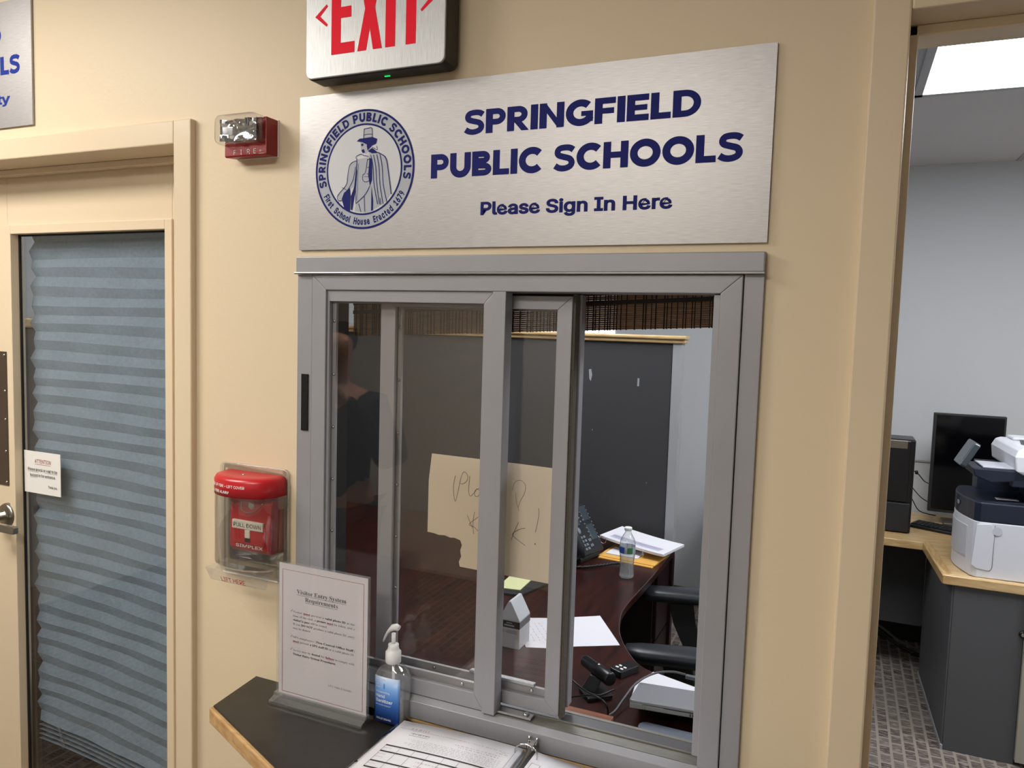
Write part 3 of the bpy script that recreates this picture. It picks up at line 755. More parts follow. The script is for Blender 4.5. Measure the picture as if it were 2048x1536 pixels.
for j in range(m_+1):
    for i in range(n_+1):
        a_, b_ = -1+2*i/n_, -1+2*j/m_
        d_ = .0165*(1-max(abs(a_)**2.2*.9, abs(b_)**2.2*.5)) + .003*math.sin(a_*9)*(abs(b_) > .55)
        rf.v.append(Vector((cx+a_*.047, -.058+d_, cz+b_*.022)))
for j in range(m_):
    for i in range(n_): rf.f.append((k0+j*(n_+1)+i, k0+j*(n_+1)+i+1, k0+(j+1)*(n_+1)+i+1, k0+(j+1)*(n_+1)+i)); rf.sm.append(abs(j-5.5) < 4)
ro = obj('reflector', rf, 'mirror', t); mo = ro.modifiers.new('s', 'SOLIDIFY'); mo.thickness = .001
obj('flash_tube', MB().tube([(cx-.004, -.046, cz-.016), (cx-.004, -.052, cz), (cx-.004, -.046, cz+.016)], .0028, 8), 'acrylic', t)
gm = MB()
for k_, zz in enumerate((2.118, 2.127, 2.136, 2.145)): gm.box(.030, .040, -.0600, -.0565, zz, zz+.004)
gm.box(.010, .0125, -.0600, -.0565, 2.138, 2.154).box(.016, .0185, -.0600, -.0565, 2.138, 2.154)
obj('contact_clip', gm, 'black', t)
a = MB(); P = FRONT(0, -.0370, 0)
for ch, xx in zip('FIRE', (-.0405, -.0225, -.0045, .0125)): text(a, P, ch, xx, 2.0880, .0095, offset=-.004, lift=.0003)
obj('fire_lettering', a, 'white', t)
a = MB(); text(a, P, '◁—', .027, 2.0905, .004, offset=0); ribbon(a, P, [(.028, 2.0925), (.036, 2.0925)], .0008); ribbon(a, P, [(.026, 2.087), (.040, 2.087)], .0006)
obj('fine_print', a, 'cream', t)

# ---- pull station with lift cover
t = thing('fire_pull_station', 'red fire alarm pull station under a clear lift cover left of the window', 'fire alarm', (-.01, 0, 1.19))
bp = MB().prism(rr(.187, .245, .012, 5, -.0105, 1.3120), -.006, 0, 'y'); obj('clear_back_plate', bp, 'plastic', t, .001)
bp = MB(); 
for r_ in ((rr(.187, .245, .012, 5, -.0105, 1.3120)),): bp.tube([(a, -.007, b) for a, b in r_], .0028, 6, True)
obj('plate_rim', bp, 'acrylic', t)
sx0, sx1, sz0, sz1 = -.0460, .0655, 1.2565, 1.3750
stn = obj('red_station', MB().prism([(0, sz0), (0, sz1), (-.030, sz1), (-.040, sz1-.010), (-.042, sz0+.01), (-.036, sz0)], sx0, sx1, 'x'), 'pullred', t, .003)
P = FRONT(0, -.0425, 0)
obj('raised_panel', MB().prism(rr(.088, .045, .006, 4, .0098, 1.297), -.0455, -.040, 'y'), 'pullred', stn, .002)
hb = obj('pull_handle', MB().box(-.034, .0495, -.0475, -.041, 1.3065, 1.3255).box(.0005, .0145, -.0475, -.041, 1.2885, 1.3065), 'cream', t, .0015)
obj('handle_slot', MB().box(.0005, .0145, -.0465, -.041, 1.2800, 1.2880), 'black', stn)
a = MB(); text(a, FRONT(0, -.0475, 0), 'PULL DOWN', -.029, 1.3115, .0085, .045, offset=0.004, lift=.0003); obj('pull_lettering', a, 'steel_d', hb)
a = MB(); text(a, FRONT(0, -.0425, 0), 'SIMPLEX', -.027, 1.2665, .0065, .0465, offset=.01, lift=.0006); obj('maker_lettering', a, 'white', stn)
obj('key_lock', MB().lathe([(.009, 0), (.009, -.004), (.006, -.006)], (.012, -.036, 1.358), 'y', 20), 'chrome', stn)
obj('seal_wire', MB().tube(smooth_pts([(-.006, -.05, 1.366), (-.004, -.052, 1.352), (.010, -.053, 1.346), (.030, -.052, 1.350), (.050, -.048, 1.368)], 5), .0008, 6), 'steel', stn)
# D-shaped clear hood
def dsec(z, hw, dep, n=16, cx=-.0085):
    p = [(cx-hw, -.004, z)]
    for i in range(n+1):
        a = PI*i/n; p.append((cx-hw*math.cos(a)*(1 if True else 0), -.012-(dep-.012)*math.sin(a)**.8, z))
    p.append((cx+hw, -.004, z)); return p
hood = MB().loft([dsec(z, hw, d) for z, hw, d in ((1.222, .076, .066), (1.232, .082, .078), (1.37, .082, .078), (1.405, .082, .078))], False)
ho = obj('clear_hood', hood, 'plastic', t)
mo = ho.modifiers.new('s', 'SOLIDIFY'); mo.thickness = .002
cap = MB().loft([dsec(z, hw, d) for z, hw, d in ((1.3800, .0828, .0788), (1.412, .0828, .0788), (1.419, .079, .074), (1.4215, .070, .064))], True)
ch_ = obj('red_hood_cap', cap, 'hoodred', t)
obj('hood_screw', MB().lathe([(.0045, 0), (.004, .0015), (.002, .002)], (-.010, -.038, 1.4215), 'z', 12), 'chrome', ch_)
a = MB()
def curved_text(mb, tstr, zbase, hgt, u0, u1):
    vs, fs = raw_text(tstr, F_SANS, .015); rv, _ = raw_text('H', F_SANS, 0); cap_ = max(v.y for v in rv)
    a0, a1 = min(v.x for v in vs), max(v.x for v in vs)
    out = []
    for v in vs:
        u = u0+(v.x-a0)/(a1-a0)*(u1-u0); aa = math.acos(max(-1, min(1, -u/.0828)))
        out.append((-.0085+u*1.005, -.012-(.0788-.012)*math.sin(aa)**.8-.0008, zbase+v.y/cap_*hgt))
    mb.add(out, fs)
curved_text(a, 'IN CASE OF FIRE - LIFT COVER', 1.4000, .0056, -.080, .034); curved_text(a, 'PULL FIRE ALARM', 1.3870, .0056, -.072, -.004)
obj('hood_lettering', a, 'white', ch_)
tb = obj('lift_tab', MB().prism([(-.030, 1.222), (-.076, 1.222), (-.066, 1.2035), (-.060, 1.1900), (-.054, 1.1900), (-.050, 1.215)], -.082, .068, 'x'), 'acrylic', t, .001)
Pt = Plane((-.0085, -.0665, 1.2035), (1, 0, 0), Vector((0, -.32, .95)).normalized())
a = MB(); text(a, Plane((0, -.0645, 1.1965), (1, 0, 0), Vector((0, -.42, .9)).normalized()), 'LIFT HERE', -.040, .0015, .0125, .025, offset=.008, lift=.0045, slant=.1); obj('lift_lettering', a, 'hoodred', tb)
# side latch blocks
for z_ in (1.355, 1.235): obj('hinge_block', MB().box(.0735, .0815, -.030, -.006, z_, z_+.028), 'plastic', t, .002)

# ================================================================== COUNTER
CZ = .965
poly = [(-.009, 0), (.0005, -.145), (.285, -.268), (.60, -.375), (.95, -.375), (1.10, -.268), (1.14, -.145), (1.14, 0)]
t = thing('service_counter', 'black speckled counter with oak edge below the service window', 'counter', (.55, -.15, .80))
pin = [(-.009, 0), (.006, -.139), (.288, -.262), (.602, -.368), (.948, -.368), (1.095, -.262), (1.135, -.142), (1.136, 0)]
obj('laminate_top', MB().prism(pin, CZ-.004, CZ, 'z'), 'lam', t, .0012)
obj('oak_edge', MB().prism(poly, CZ-.036, CZ-.0042, 'z'), 'oak', t, .003)
obj('back_strip', MB().box(.372, 1.03, -.0135, -.001, CZ, CZ+.0085), 'oak', t, .003)
obj('support_bracket', MB().prism([(-.02, .929), (-.30, .929), (-.02, .65)], .5, .53, 'x'), 'trim', t, .003)

# ---- sign holder
t = thing('sign_holder', 'clear acrylic stand holding the Visitor Entry System page on the counter', 'sign holder', (.215, -.06, CZ))
HB = CZ
obj('acrylic_base', MB().prism([(-.082, HB), (-.038, HB), (-.038, HB+.007), (-.053, HB+.011), (-.0545, HB+.018), (-.0665, HB+.018), (-.068, HB+.011), (-.082, HB+.006)], .098, .3255, 'x'), 'acrylic_thick', t, .0008)
hx0, hx1 = .1030, .3265
obj('acrylic_sheet', MB().box(hx0, hx1, -.0645, -.0625, HB+.010, 1.2585), 'acrylic', t)
obj('rear_acrylic_sheet', MB().box(hx0, hx1, -.0590, -.0570, HB+.010, 1.2585).box(hx0, hx1, -.0645, -.0570, 1.2585, 1.2600), 'acrylic', t)
obj('page', MB().box(hx0+.004, hx0+.004+.2159, -.0618, -.0612, 1.2585-.2754, 1.2575), 'pinkp', t)
P = FRONT(hx0+.004, -.0620, 1.2575-.2794)
a, b, c = MB(), MB(), MB()
ribbon(b, P, [(.009, .010), (.207, .010), (.207, .2665), (.009, .2665), (.009, .010)], .0011, .0001)
S = lambda s: serif(s)
def st(mb, s, x, z, h, x1=None, off=-.012, align='L'): text(mb, P, S(s), x, z, h, x1, f=F_MATH, offset=off, lift=.0001, align=align)
st(a, 'Visitor Entry System', .045, .2210, .0083, .166, off=0); ribbon(a, P, [(.045, .2185), (.166, .2185)], .0006, .0001)
st(a, 'Requirements', .066, .2075, .0083, .146, off=0); ribbon(a, P, [(.066, .205), (.146, .205)], .0006, .0001)
LN = [
 (.1800, [('Visitor ', 0), ('must', 2), (' present a ', 0), ('valid photo ID', 1), (' at the', 0)], .036, .187),
 (.1715, [('time of the visit, a ', 0), ('picture ', 1), ('must', 2), (' be taken, and a', 0)], .036, .187),
 (.1630, [('visitor’s pass', 1), (' will be issued.', 0)], .036, .121),
 (.1545, [('If you ', 0), ('DO NOT', 1), (' produce a valid photo ID, entry', 0)], .036, .187),
 (.1460, [('may be denied.', 0)], .036, .081),
 (.1270, [('SPS employees (', 0), ('Non-Central Office Staff', 1), (')', 0)], .036, .187),
 (.1185, [('must', 2), (' present ', 0), ('a SPS staff ID', 1), (' or a valid photo ID.', 0)], .036, .187),
 (.1000, [('Access may be ', 0), ('denied', 1), (' for ', 0), ('failure', 2), (' to comply with', 0)], .036, .187),
 (.0915, [('Visitor Entry System Procedures', 1), ('.', 0)], .036, .143)]
for z_, parts, xa, xb in LN:
    ws = []
    for s, k in parts:
        vs, _ = raw_text(serif(s.replace(' ', 'i')), F_MATH, 0); ws.append(max(v.x for v in vs)-min(v.x for v in vs)+.04)
    tot = sum(ws); x = xa
    for (s, k), w_ in zip(parts, ws):
        ww = w_/tot*(xb-xa); lead = len(s)-len(s.lstrip()); tr = len(s)-len(s.rstrip()); cw = ww/max(1, len(s))
        s2 = s.strip()
        if s2: st(b if k == 2 else (a if k == 1 else c), s2, x+lead*cw*.8, z_, .0042, x+ww-tr*cw*.8, off=(.012 if k else -.006))
        if k == 2: ribbon(b, P, [(x+lead*cw*.8, z_-.0012), (x+ww-tr*cw*.8, z_-.0012)], .0004, .0001)
        x += ww
for z_ in (.181, .128, .101): ribbon(a, P, [(.0300, z_+.002), (.0315, z_), (.0345, z_+.0048)], .0008, .0001)
st(c, 'S.P.S. Safety & Security', .125, .0440, .0042, .181, off=-.006)
obj('bold_text', a, 'ink', t); obj('printed_text', c, 'greyink', t); obj('red_border', b, 'redink', t)

# ---- hand sanitizer bottle
bx, by = .3605, -.026
t = thing('hand_sanitizer', 'clear hand sanitizer pump bottle with blue label beside the acrylic stand', 'bottle', (bx, by, CZ))
def sq(z, rx, ry, e=3.2, n=36, dx=0):
    p = []
    for i in range(n):
        a = 2*PI*i/n; c_, s_ = math.cos(a), math.sin(a)
        p.append((bx+dx+rx*math.copysign(abs(c_)**(2/e), c_), by+ry*math.copysign(abs(s_)**(2/e), s_), z))
    return p
Z = CZ+.0005
prof = [(0, .026, .013), (.002, .032, .018), (.008, .0355, .0215), (.03, .036, .0225), (.085, .036, .0225), (.094, .0352, .022), (.104, .030, .020), (.112, .021, .0165), (.117, .0145, .0135), (.121, .0125, .0125), (.127, .0125, .0125)]
obj('clear_bottle', MB().loft([sq(Z+a, b, c, 2 if a > .112 else 3.2) for a, b, c in prof]), 'pet', t)
obj('gel_fill', MB().loft([sq(Z+a, b, c) for a, b, c in ((.003, .028, .016), (.008, .0338, .0198), (.03, .0343, .0208), (.057, .0343, .0208))]), 'water', t)
obj('dip_tube', MB().tube([(bx, by, Z+.12), (bx+.002, by, Z+.06), (bx+.006, by, Z+.01)], .0028, 8), 'capw', t)
obj('pump_collar', MB().lathe([(.0135, .119), (.0155, .121), (.0155, .141), (.0125, .144), (.0105, .150), (.0105, .156), (.006, .158)], (bx, by, Z), 'z', 28), 'capw', t)
pm = MB().tube([(bx, by, Z+.155), (bx, by, Z+.178)], .0042, 12)
pm.loft([[(bx-.003+xx, by+yy, Z+zz) for yy, zz in ((-.006, 0), (.006, 0), (.0065, .006), (.003, .010), (-.003, .010), (-.0065, .006))] for xx, zz in ()] or [[(bx, by, Z)]*6], False) if False else None
nz = [(bx+.012, .0065, .198, .005), (bx+.004, .0075, .199, .007), (bx-.006, .0075, .195, .008), (bx-.014, .0065, .185, .007), (bx-.020, .0050, .174, .006), (bx-.0225, .0035, .167, .004)]
rg = []
for x_, ry_, z_, rz_ in nz: rg.append([(x_+rz_*.5*math.sin(2*PI*i/12)*.5, by+ry_*math.cos(2*PI*i/12), Z+z_+rz_*math.sin(2*PI*i/12)-.008) for i in range(12)])
pm.loft(rg); obj('pump_head', pm, 'capw', t)
lb = MB(); NN = 12
def lab_pt(u, z, lift=.0006):
    x_ = -.0285+.057*u; e = 3.2
    y_ = -.0225*(1-min(1, abs(x_/.0363))**e)**(1/e)
    return Vector((bx+x_, by+y_-lift, z))
rg = [[lab_pt(i/NN, z) for i in range(NN+1)] for z in (Z+.006, Z+.097)]
k = len(lb.v); lb.v += rg[0]+rg[1]
for i in range(NN): lb.f.append((k+i, k+i+1, k+NN+2+i, k+NN+1+i)); lb.sm.append(True)
# label side boundary kept inside the front face
lo = obj('blue_label', lb, 'label', t); mo = lo.modifiers.new('s', 'SOLIDIFY'); mo.thickness = .0003; mo.offset = 0
class LP:
    def __call__(s, a, b, c=0): return lab_pt(a/.057, Z+.006+b, .0009+c)
lw = MB(); L = LP()
text(lw, L, 'amazon', .004, .0835, .0045, .026, offset=.0, lift=0)
text(lw, L, 'with', .004, .0735, .0028, .011, offset=.01, lift=.0004); text(lw, L, 'Vitamin E', .004, .0690, .0028, .019, offset=.01, lift=.0004)
text(lw, L, 'Moisturizing', .004, .0585, .0036, .036, offset=.006, lift=0)
text(lw, L, 'Hand', .004, .0490, .0062, .0250, offset=.014, lift=0); text(lw, L, 'Sanitizer', .004, .0395, .0062, .0430, offset=.014, lift=0)
text(lw, L, 'Kills 99.99% of Germs*', .004, .0330, .0024, .039, offset=.004, lift=0)
text(lw, L, '12 FL OZ (354 mL)', .0055, .0050, .0036, .0400, offset=.006, lift=0)
obj('label_lettering', lw, 'white', t)
lw = MB(); poly2(lw, L, [(.0, .067), (.0245, .067), (.0245, .0775), (.0, .0775)], .0002)
obj('label_band', lw, mat('mid_blue_print', '3f86c8', .4), t)

# ---- binder with sign-in sheets on the counter
t = thing('sign_in_binder', 'open ring binder of visitor forms lying on the counter', 'binder', (.55, -.2, CZ))
CB = CZ+.0085
obj('binder_cover', MB().box(.383, .985, -.352, -.036, CZ+.0005, CZ+.0035), 'printlg', t, .001)
def curvepage(x0, x1, y0, y1, zf, name, m, thick, parent, nx=12, ny=6, tear=None):
    p = MB(); n = nx+1
    top = [[Vector((x0+(x1-x0)*i/nx, y0+(y1-y0)*j/ny, zf(i/nx, j/ny))) for i in range(n)] for j in range(ny+1)]
    for s_ in (0, 1):
        k = len(p.v)
        for r_ in top: p.v += [q-Vector((0, 0, thick*s_)) for q in r_]
        for j in range(ny):
            for i in range(nx): p.f.append((k+j*n+i, k+j*n+i+1, k+(j+1)*n+i+1, k+(j+1)*n+i)); p.sm.append(True)
    K = (ny+1)*n
    edge = [i for i in range(n)]+[j*n+nx for j in range(1, ny+1)]+[ny*n+i for i in range(nx-1, -1, -1)]+[j*n for j in range(ny-1, 0, -1)]
    for a_, b_ in zip(edge, edge[1:]+edge[:1]): p.f.append((a_, b_, b_+K, a_+K)); p.sm.append(False)
    return obj(name, p, m, parent)
zl = lambda u, v: CZ+.012+.012*math.sin(u*PI*.55)+.004*(1-u)*v
pgl = curvepage(.397, .650, -.345, -.040, zl, 'left_form_stack', 'paper', .008, t)
curvepage(.385, .402, -.345, -.045, lambda u, v: CZ+.0105+.002*u, 'clear_sleeve_strip', 'acrylic', .0006, pgl, 2)
hl = MB()
for yy in (-.082, -.19): hl.prism(circle(.3905, yy, .0032, 14), CZ+.0120, CZ+.0125, 'z')
obj('punched_hole', hl, 'black', pgl)
zr = lambda u, v: CZ+.023-.014*u**.7+.0*v
pgr = curvepage(.672, .935, -.345, -.036, zr, 'right_form_stack', 'paper', .007, t)
class Curl:
    """writing surface that follows the left page, upside down for the reader"""
    def __call__(s, a, b, c=0):
        x = .640-a; y = -.048-b; u = (x-.397)/.253
        return Vector((x, y, zl(u, (y+.345)/.305)+.0004+c))
lt = MB(); g = MB(); L = Curl()
def dashes(mb, z_, x0, x1, hh=.0022, seed=1):
    rnd = random.Random(seed); x = x0
    while x < x1-.002:
        w_ = rnd.uniform(.002, .009); w_ = min(w_, x1-x)
        n_ = max(1, int(w_/.0022))
        for i in range(n_): poly2(mb, L, [(x+i*.0022, z_), (x+i*.0022+.0006, z_), (x+i*.0022+.0009, z_+hh*rnd.uniform(.6, 1)), (x+i*.0022+.0002, z_+hh)], 0)
        x += w_+.0016
ribbon(g, L, [(.0, .0), (.0, .29)], .0006, 0)
dashes(g, .018, .010, .150, .002, 1); ribbon(g, L, [(.012, .022), (.206, .022)], .0004, 0); dashes(lt, .026, .008, .030, .0024, 2)
dashes(g, .034, .020, .110, .003, 3); dashes(lt, .040, .020, .100, .0026, 4)
ribbon(g, L, [(.150, .020), (.235, .018)], .0004, 0)
for i in range(6): dashes(g, .048+i*.0045, .012, .200-.01*(i % 3), .0022, 10+i)
ribbon(lt, L, [(.165, .029), (.205, .029), (.205, .037), (.165, .037), (.165, .029)], .0006, 0)
for z_ in (.078, .098, .130, .150, .18, .2): 
    for i in range(10): poly2(lt, L, [(.012+.0215*i, z_), (.012+.0215*(i+1), z_), (.012+.0215*(i+1), z_+.0036), (.012+.0215*i, z_+.0036)], .0001)
for x_ in (.012, .075, .105, .135, .165, .195, .227): ribbon(g, L, [(x_, .078), (x_, .100)], .0006, .0001); ribbon(g, L, [(x_, .100), (x_, .15)], .0006, .0001)
for z_ in (.088, .108, .118, .14): ribbon(g, L, [(.012, z_), (.227, z_)], .0005, .0001)
for k_ in range(5): dashes(g, .110+.012*k_, .02+.02*(k_ % 2), .15, .003, 30+k_)
dashes(g, .028, .170, .203, .006, 50); dashes(g, .012, .175, .215, .006, 51)
obj('form_ruling', lt, 'ink', pgl); obj('form_print', g, 'greyink', pgl)
class CurlR:
    def __call__(s, a, b, c=0):
        x = .672+a; y = -.036-b; return Vector((x, y, zr(a/.263, 0)+.0004+c))
rt_ = MB(); L = CurlR()
ribbon(rt_, L, [(.006, .036), (.022, .036), (.022, .060), (.006, .060), (.006, .036)], .0007, 0)
for i in range(6): dashes(rt_, .045+i*.008, .035+.01*i, .2, .003, 70+i)
vs, fs = raw_text(serif('Visitor'), F_MATH, -.01); rt_.add([L(.085+v.x*.010, .046-v.y*.010) for v in vs], fs)
obj('form_print', rt_, 'ink', pgr)
rg_ = MB()
rg_.loft([[(x_, y_, CZ+.020+z_) for x_, z_ in ((.652, 0), (.655, .005), (.661, .007), (.667, .005), (.670, 0))] for y_ in (-.335, -.030)])
rm = obj('ring_spine', rg_, 'chrome', t)
for yy in (-.058, -.19, -.32):
    ri = MB().tube(smooth_pts([(.640, yy, CZ+.020), (.640, yy, CZ+.032), (.648, yy, CZ+.041), (.661, yy, CZ+.044), (.674, yy, CZ+.041), (.682, yy, CZ+.032), (.681, yy, CZ+.018)], 4), .0016, 8)
    obj('binder_ring', ri, 'chrome', rm)
ri = MB().prism(rr(.014, .020, .005, 3, .661, -.034), CZ+.024, CZ+.036, 'z').tube([(.655, -.03, CZ+.03), (.653, -.024, CZ+.042)], .003, 6).tube([(.667, -.03, CZ+.03), (.669, -.024, CZ+.042)], .003, 6)
obj('ring_lever', ri, 'chrome', rm, .001)

# ---- taped paper on the inside of the sliding glass
t = thing('handwritten_note', 'torn cream sheet with handwriting taped inside the sliding window glass', 'note', (.53, .0435, 1.28))
a = MB(); YN = .0440
a.prism([(.4665, 1.2740), (.6600, 1.2705), (.6600, 1.4905), (.5900, 1.492), (.3980, 1.494), (.3920, 1.440), (.3915, 1.3340), (.405, 1.3335), (.418, 1.331), (.431, 1.3325), (.444, 1.3290), (.452, 1.3305), (.4660, 1.3270), (.4700, 1.3180), (.4665, 1.3060), (.4690, 1.295), (.4640, 1.2830)], YN, YN+.0006, 'y')
obj('paper', a, 'creamp', t)
P = FRONT(0, YN, 0); b = MB()
def hw(pts, w_=.0010): ribbon(b, P, [tuple(v) for v in smooth_pts(pts, 6)], w_, .0003)
hw([(.4520, 1.4550), (.4480, 1.4300), (.4520, 1.4050), (.4560, 1.4120), (.4640, 1.4500), (.4700, 1.4640), (.4780, 1.4600), (.4780, 1.4480), (.4680, 1.4400), (.4620, 1.4420)])
hw([(.4840, 1.4580), (.4820, 1.4300), (.4860, 1.4180), (.4960, 1.4280), (.5000, 1.4340), (.5060, 1.4300), (.5030, 1.4200), (.4960, 1.4200), (.4960, 1.4300), (.506, 1.436)])
hw([(.5750, 1.4400), (.5800, 1.4560), (.5920, 1.4610), (.6020, 1.4520), (.6000, 1.4360), (.5930, 1.4230), (.5880, 1.4080)], .0007)
hw([(.5820, 1.435), (.584, 1.4200), (.59, 1.402)], .0006)
hw([(.4800, 1.3800), (.4920, 1.3560)]); hw([(.4960, 1.3880), (.4930, 1.3650), (.4950, 1.3440)]); hw([(.5060, 1.3800), (.4850, 1.3620), (.496, 1.358), (.5080, 1.3480)])
hw([(.5900, 1.3800), (.5800, 1.3560), (.576, 1.3430)]); hw([(.6040, 1.3700), (.5920, 1.3660), (.5780, 1.3550), (.5900, 1.3450), (.6050, 1.3370)])
hw([(.6300, 1.4120), (.6310, 1.4000), (.6280, 1.3800), (.6250, 1.3650)]); hw([(.6250, 1.3440), (.6258, 1.3425), (.6250, 1.3418), (.6243, 1.3432)], .0014)
obj('handwriting', b, 'pencil', t)

# ================================================================== INSIDE OFFICE
# ---- bamboo blind
t = thing('bamboo_blind', 'dark brown woven bamboo blind at the top of the window opening', 'blind', (.55, .165, 1.93))
sl = MB(); th = MB(); X0, X1 = .13, 1.03
def zb_(x): return 1.7205+(x-.13)*.0505
NS = 52
for k in range(NS):
    a0 = k*.0041; tone = 0
    z0, z1 = zb_(X0)+a0, zb_(X1)+a0
    yk = .150+.0007*(k % 2)
    sl.loft([[(X0, yk, z0), (X0, yk+.0022, z0), (X0, yk+.0022, z0+.0039), (X0, yk, z0+.0039)], [(X1, yk, z1), (X1, yk+.0022, z1), (X1, yk+.0022, z1+.0039), (X1, yk, z1+.0039)]], True, False)
so = obj('bamboo_slats', sl, 'bamboo', t)
rnd = random.Random(3); x = X0+.006
while x < X1-.004:
    th.box(x, x+rnd.choice((.0011, .0013, .0018)), .1492, .1550, zb_(x)-.001, zb_(x)+NS*.0041); x += rnd.choice((.0050, .0055, .0075, .0080, .0110, .0160))
obj('woven_thread', th, 'bthread', t)
bb = MB()
for k in range(2): bb.loft([[(X0, .1475-k*.0, zb_(X0)+.048+.02*k), (X0, .1495, zb_(X0)+.048+.02*k), (X0, .1495, zb_(X0)+.056+.02*k), (X0, .1475, zb_(X0)+.056+.02*k)], [(X1, .1475, zb_(X1)+.048+.02*k), (X1, .1495, zb_(X1)+.048+.02*k), (X1, .1495, zb_(X1)+.056+.02*k), (X1, .1475, zb_(X1)+.056+.02*k)]], True, False)
obj('dark_stripe', bb, mat('dark_bamboo', '1c100a', .6), t)
obj('head_rail', MB().box(X0, X1, .142, .175, zb_(.6)+NS*.0041+.02, zb_(.6)+NS*.0041+.05), 'bamboo', t)

# ---- partition
t = thing('cubicle_partition', 'charcoal fabric cubicle partition with wooden top rail behind the desk', 'partition', (-.6, 2.28, 0))
obj('fabric_panel', MB().box(-1.6, .4130, 2.25, 2.31, .04, 1.6950), 'panel', t, .004)
obj('end_trim', MB().box(.4130, .4560, 2.247, 2.313, .06, 1.6950), 'railgrey', t, .003)
obj('wood_rail', MB().box(-1.6, .468, 2.238, 2.322, 1.6950, 1.7130), 'oaky', t, .006, 3)
obj('wood_cap', MB().box(-1.6, .4760, 2.228, 2.332, 1.7130, 1.7310), 'oaky', t, .007, 3)
a = MB()
P = FRONT(0, 2.2495, 0)
for pts in ([(.0, 1.575), (.012, 1.578), (.018, 1.55), (.012, 1.518), (.004, 1.53)],): poly2(a, P, [(x_+.010, z_-.02) for x_, z_ in pts], .0006)
poly2(a, P, [(.2520, 1.487), (.2610, 1.487), (.2615, 1.525), (.2525, 1.525)], .0006)
poly2(a, P, circle(.04, 1.262, .0025, 10), .0006); poly2(a, P, circle(.316, 1.03, .0018, 10), .0006)
obj('torn_tape', a, 'railgrey', t)
# side return of the cubicle
t = thing('return_partition', 'darker cubicle side panel meeting the partition at the left', 'partition', (-1.63, 1.2, 0))
obj('fabric_panel', MB().box(-1.66, -1.60, .16, 2.245, .04, 1.695), 'panel', t, .004)
obj('wood_cap', MB().box(-1.68, -1.58, .155, 2.33, 1.695, 1.731), 'oaky', t, .006)
# bright far window sliver above the partition
w2 = struct_root('window_2', (-.6, 3.59, 1.3))
obj('lit_pane', MB().box(-1.2, -.245, 3.588, 3.598, 1.2, 2.1), 'daylight', w2)
obj('window_frame', MB().box(-1.24, -1.2, 3.575, 3.599, 1.16, 2.14).box(-.245, -.238, 3.575, 3.599, 1.16, 2.14).box(-1.24, -.238, 3.575, 3.599, 2.1, 2.14).box(-1.24, -.238, 3.575, 3.599, 1.16, 1.2).box(-.36, -.357, 3.580, 3.588, 1.2, 2.1), 'white', w2)

# ---- cherry desk
DZ = .742
edge = [(.472, 2.20), (.472, 1.90), (.470, 1.70), (.462, 1.46), (.4635, 1.36), (.4705, 1.299), (.5021, 1.1657), (.5496, 1.0549), (.6178, .9477), (.6814, .9056), (.7436, .8911), (.82, .872), (1.00, .85)]
edge = [tuple(v) for v in smooth_pts(edge, 4)]
poly = edge+[(1.02, .18), (-1.55, .18), (-1.55, 2.22), (.472, 2.22)]
t = thing('cherry_desk', 'dark cherry desk with a curved cut-out filling the office behind the window', 'desk', (0, 1.2, 0))
obj('desktop', MB().prism(poly, DZ-.030, DZ, 'z'), 'cherry', t, .004)
pd = obj('pedestal', MB().box(.02, .440, 1.94, 2.19, .05, DZ-.032), 'cherry_d', t, .003)
for k_ in range(3):
    dr = obj('drawer', MB().box(.440, .456, 1.95, 2.185, .08+.205*k_, .272+.205*k_), 'cherry_d', pd, .003) if False else None
obj('end_panel', MB().box(.30, .470, 2.19, 2.235, .0, DZ-.032), 'cherry_d', t, .002)
dr = obj('drawer', MB().box(.440, .456, 1.95, 2.185, .40, .690), 'cherry_d', t, .003); dr = obj('drawer', MB().box(.440, .456, 1.95, 2.185, .08, .385), 'cherry_d', t, .003)
obj('modesty_panel', MB().box(-1.5, 1.0, .22, .24, .1, DZ-.03), 'cherry_d', t)
obj('leg_panel', MB().box(.97, .995, .24, .80, 0, DZ-.03), 'cherry_d', t)

# ---- desk phone
import mathutils
t = thing('desk_phone', 'charcoal desk phone with grey screens and keypad by the partition', 'phone', (.088, 1.865, DZ), (0, 0, math.radians(-14)))
t['_local'] = 1
# local: x = facing direction (toward user), y = width, z up
tilt = math.radians(57); LN_ = .225; Wd = .235
ux = Vector((math.cos(tilt), 0, -math.sin(tilt))); fn = Vector((math.sin(tilt), 0, math.cos(tilt)))
top = Vector((-.035, 0, .215)); 
def fp(a, b, c=0): return top + ux*a + Vector((0, 1, 0))*b + fn*c     # a down the face, b across, c out
def fbox(a0, a1, b0, b1, c0, c1): return MB().add([fp(a, b, c) for c in (c0, c1) for b in (b0, b1) for a in (a0, a1)], [(0, 2, 3, 1), (4, 5, 7, 6), (0, 1, 5, 4), (2, 6, 7, 3), (0, 4, 6, 2), (1, 3, 7, 5)])
obj('phone_body', fbox(0, LN_, -.105, .130, -.022, 0), 'phone', t, .006, 3, local=True)
obj('phone_stand', MB().prism([(-.01, .0), (.085, .0), (.085, .018), (.045, .06), (-.02, .17), (-.05, .17)], -.06, .10, 'y'), 'blackm', t, .004, local=True)
scr = obj('display', fbox(.012, .092, -.035, .035, 0, .0015), 'lcd', t, .001, local=True)
obj('side_display', fbox(.012, .080, .075, .122, 0, .0015), 'lcd', t, .001, local=True)
obj('side_display', fbox(.100, .170, .075, .122, 0, .0015), 'lcd', t, .001, local=True)
obj('navigation_pad', MB().loft([[fp(.113+.016*math.cos(2*PI*i/20)*k, .0+.016*math.sin(2*PI*i/20)*k, c) for i in range(20)] for k, c in ((1, 0), (1, .003), (.7, .004))]), 'key', t, local=True)
kb = MB()
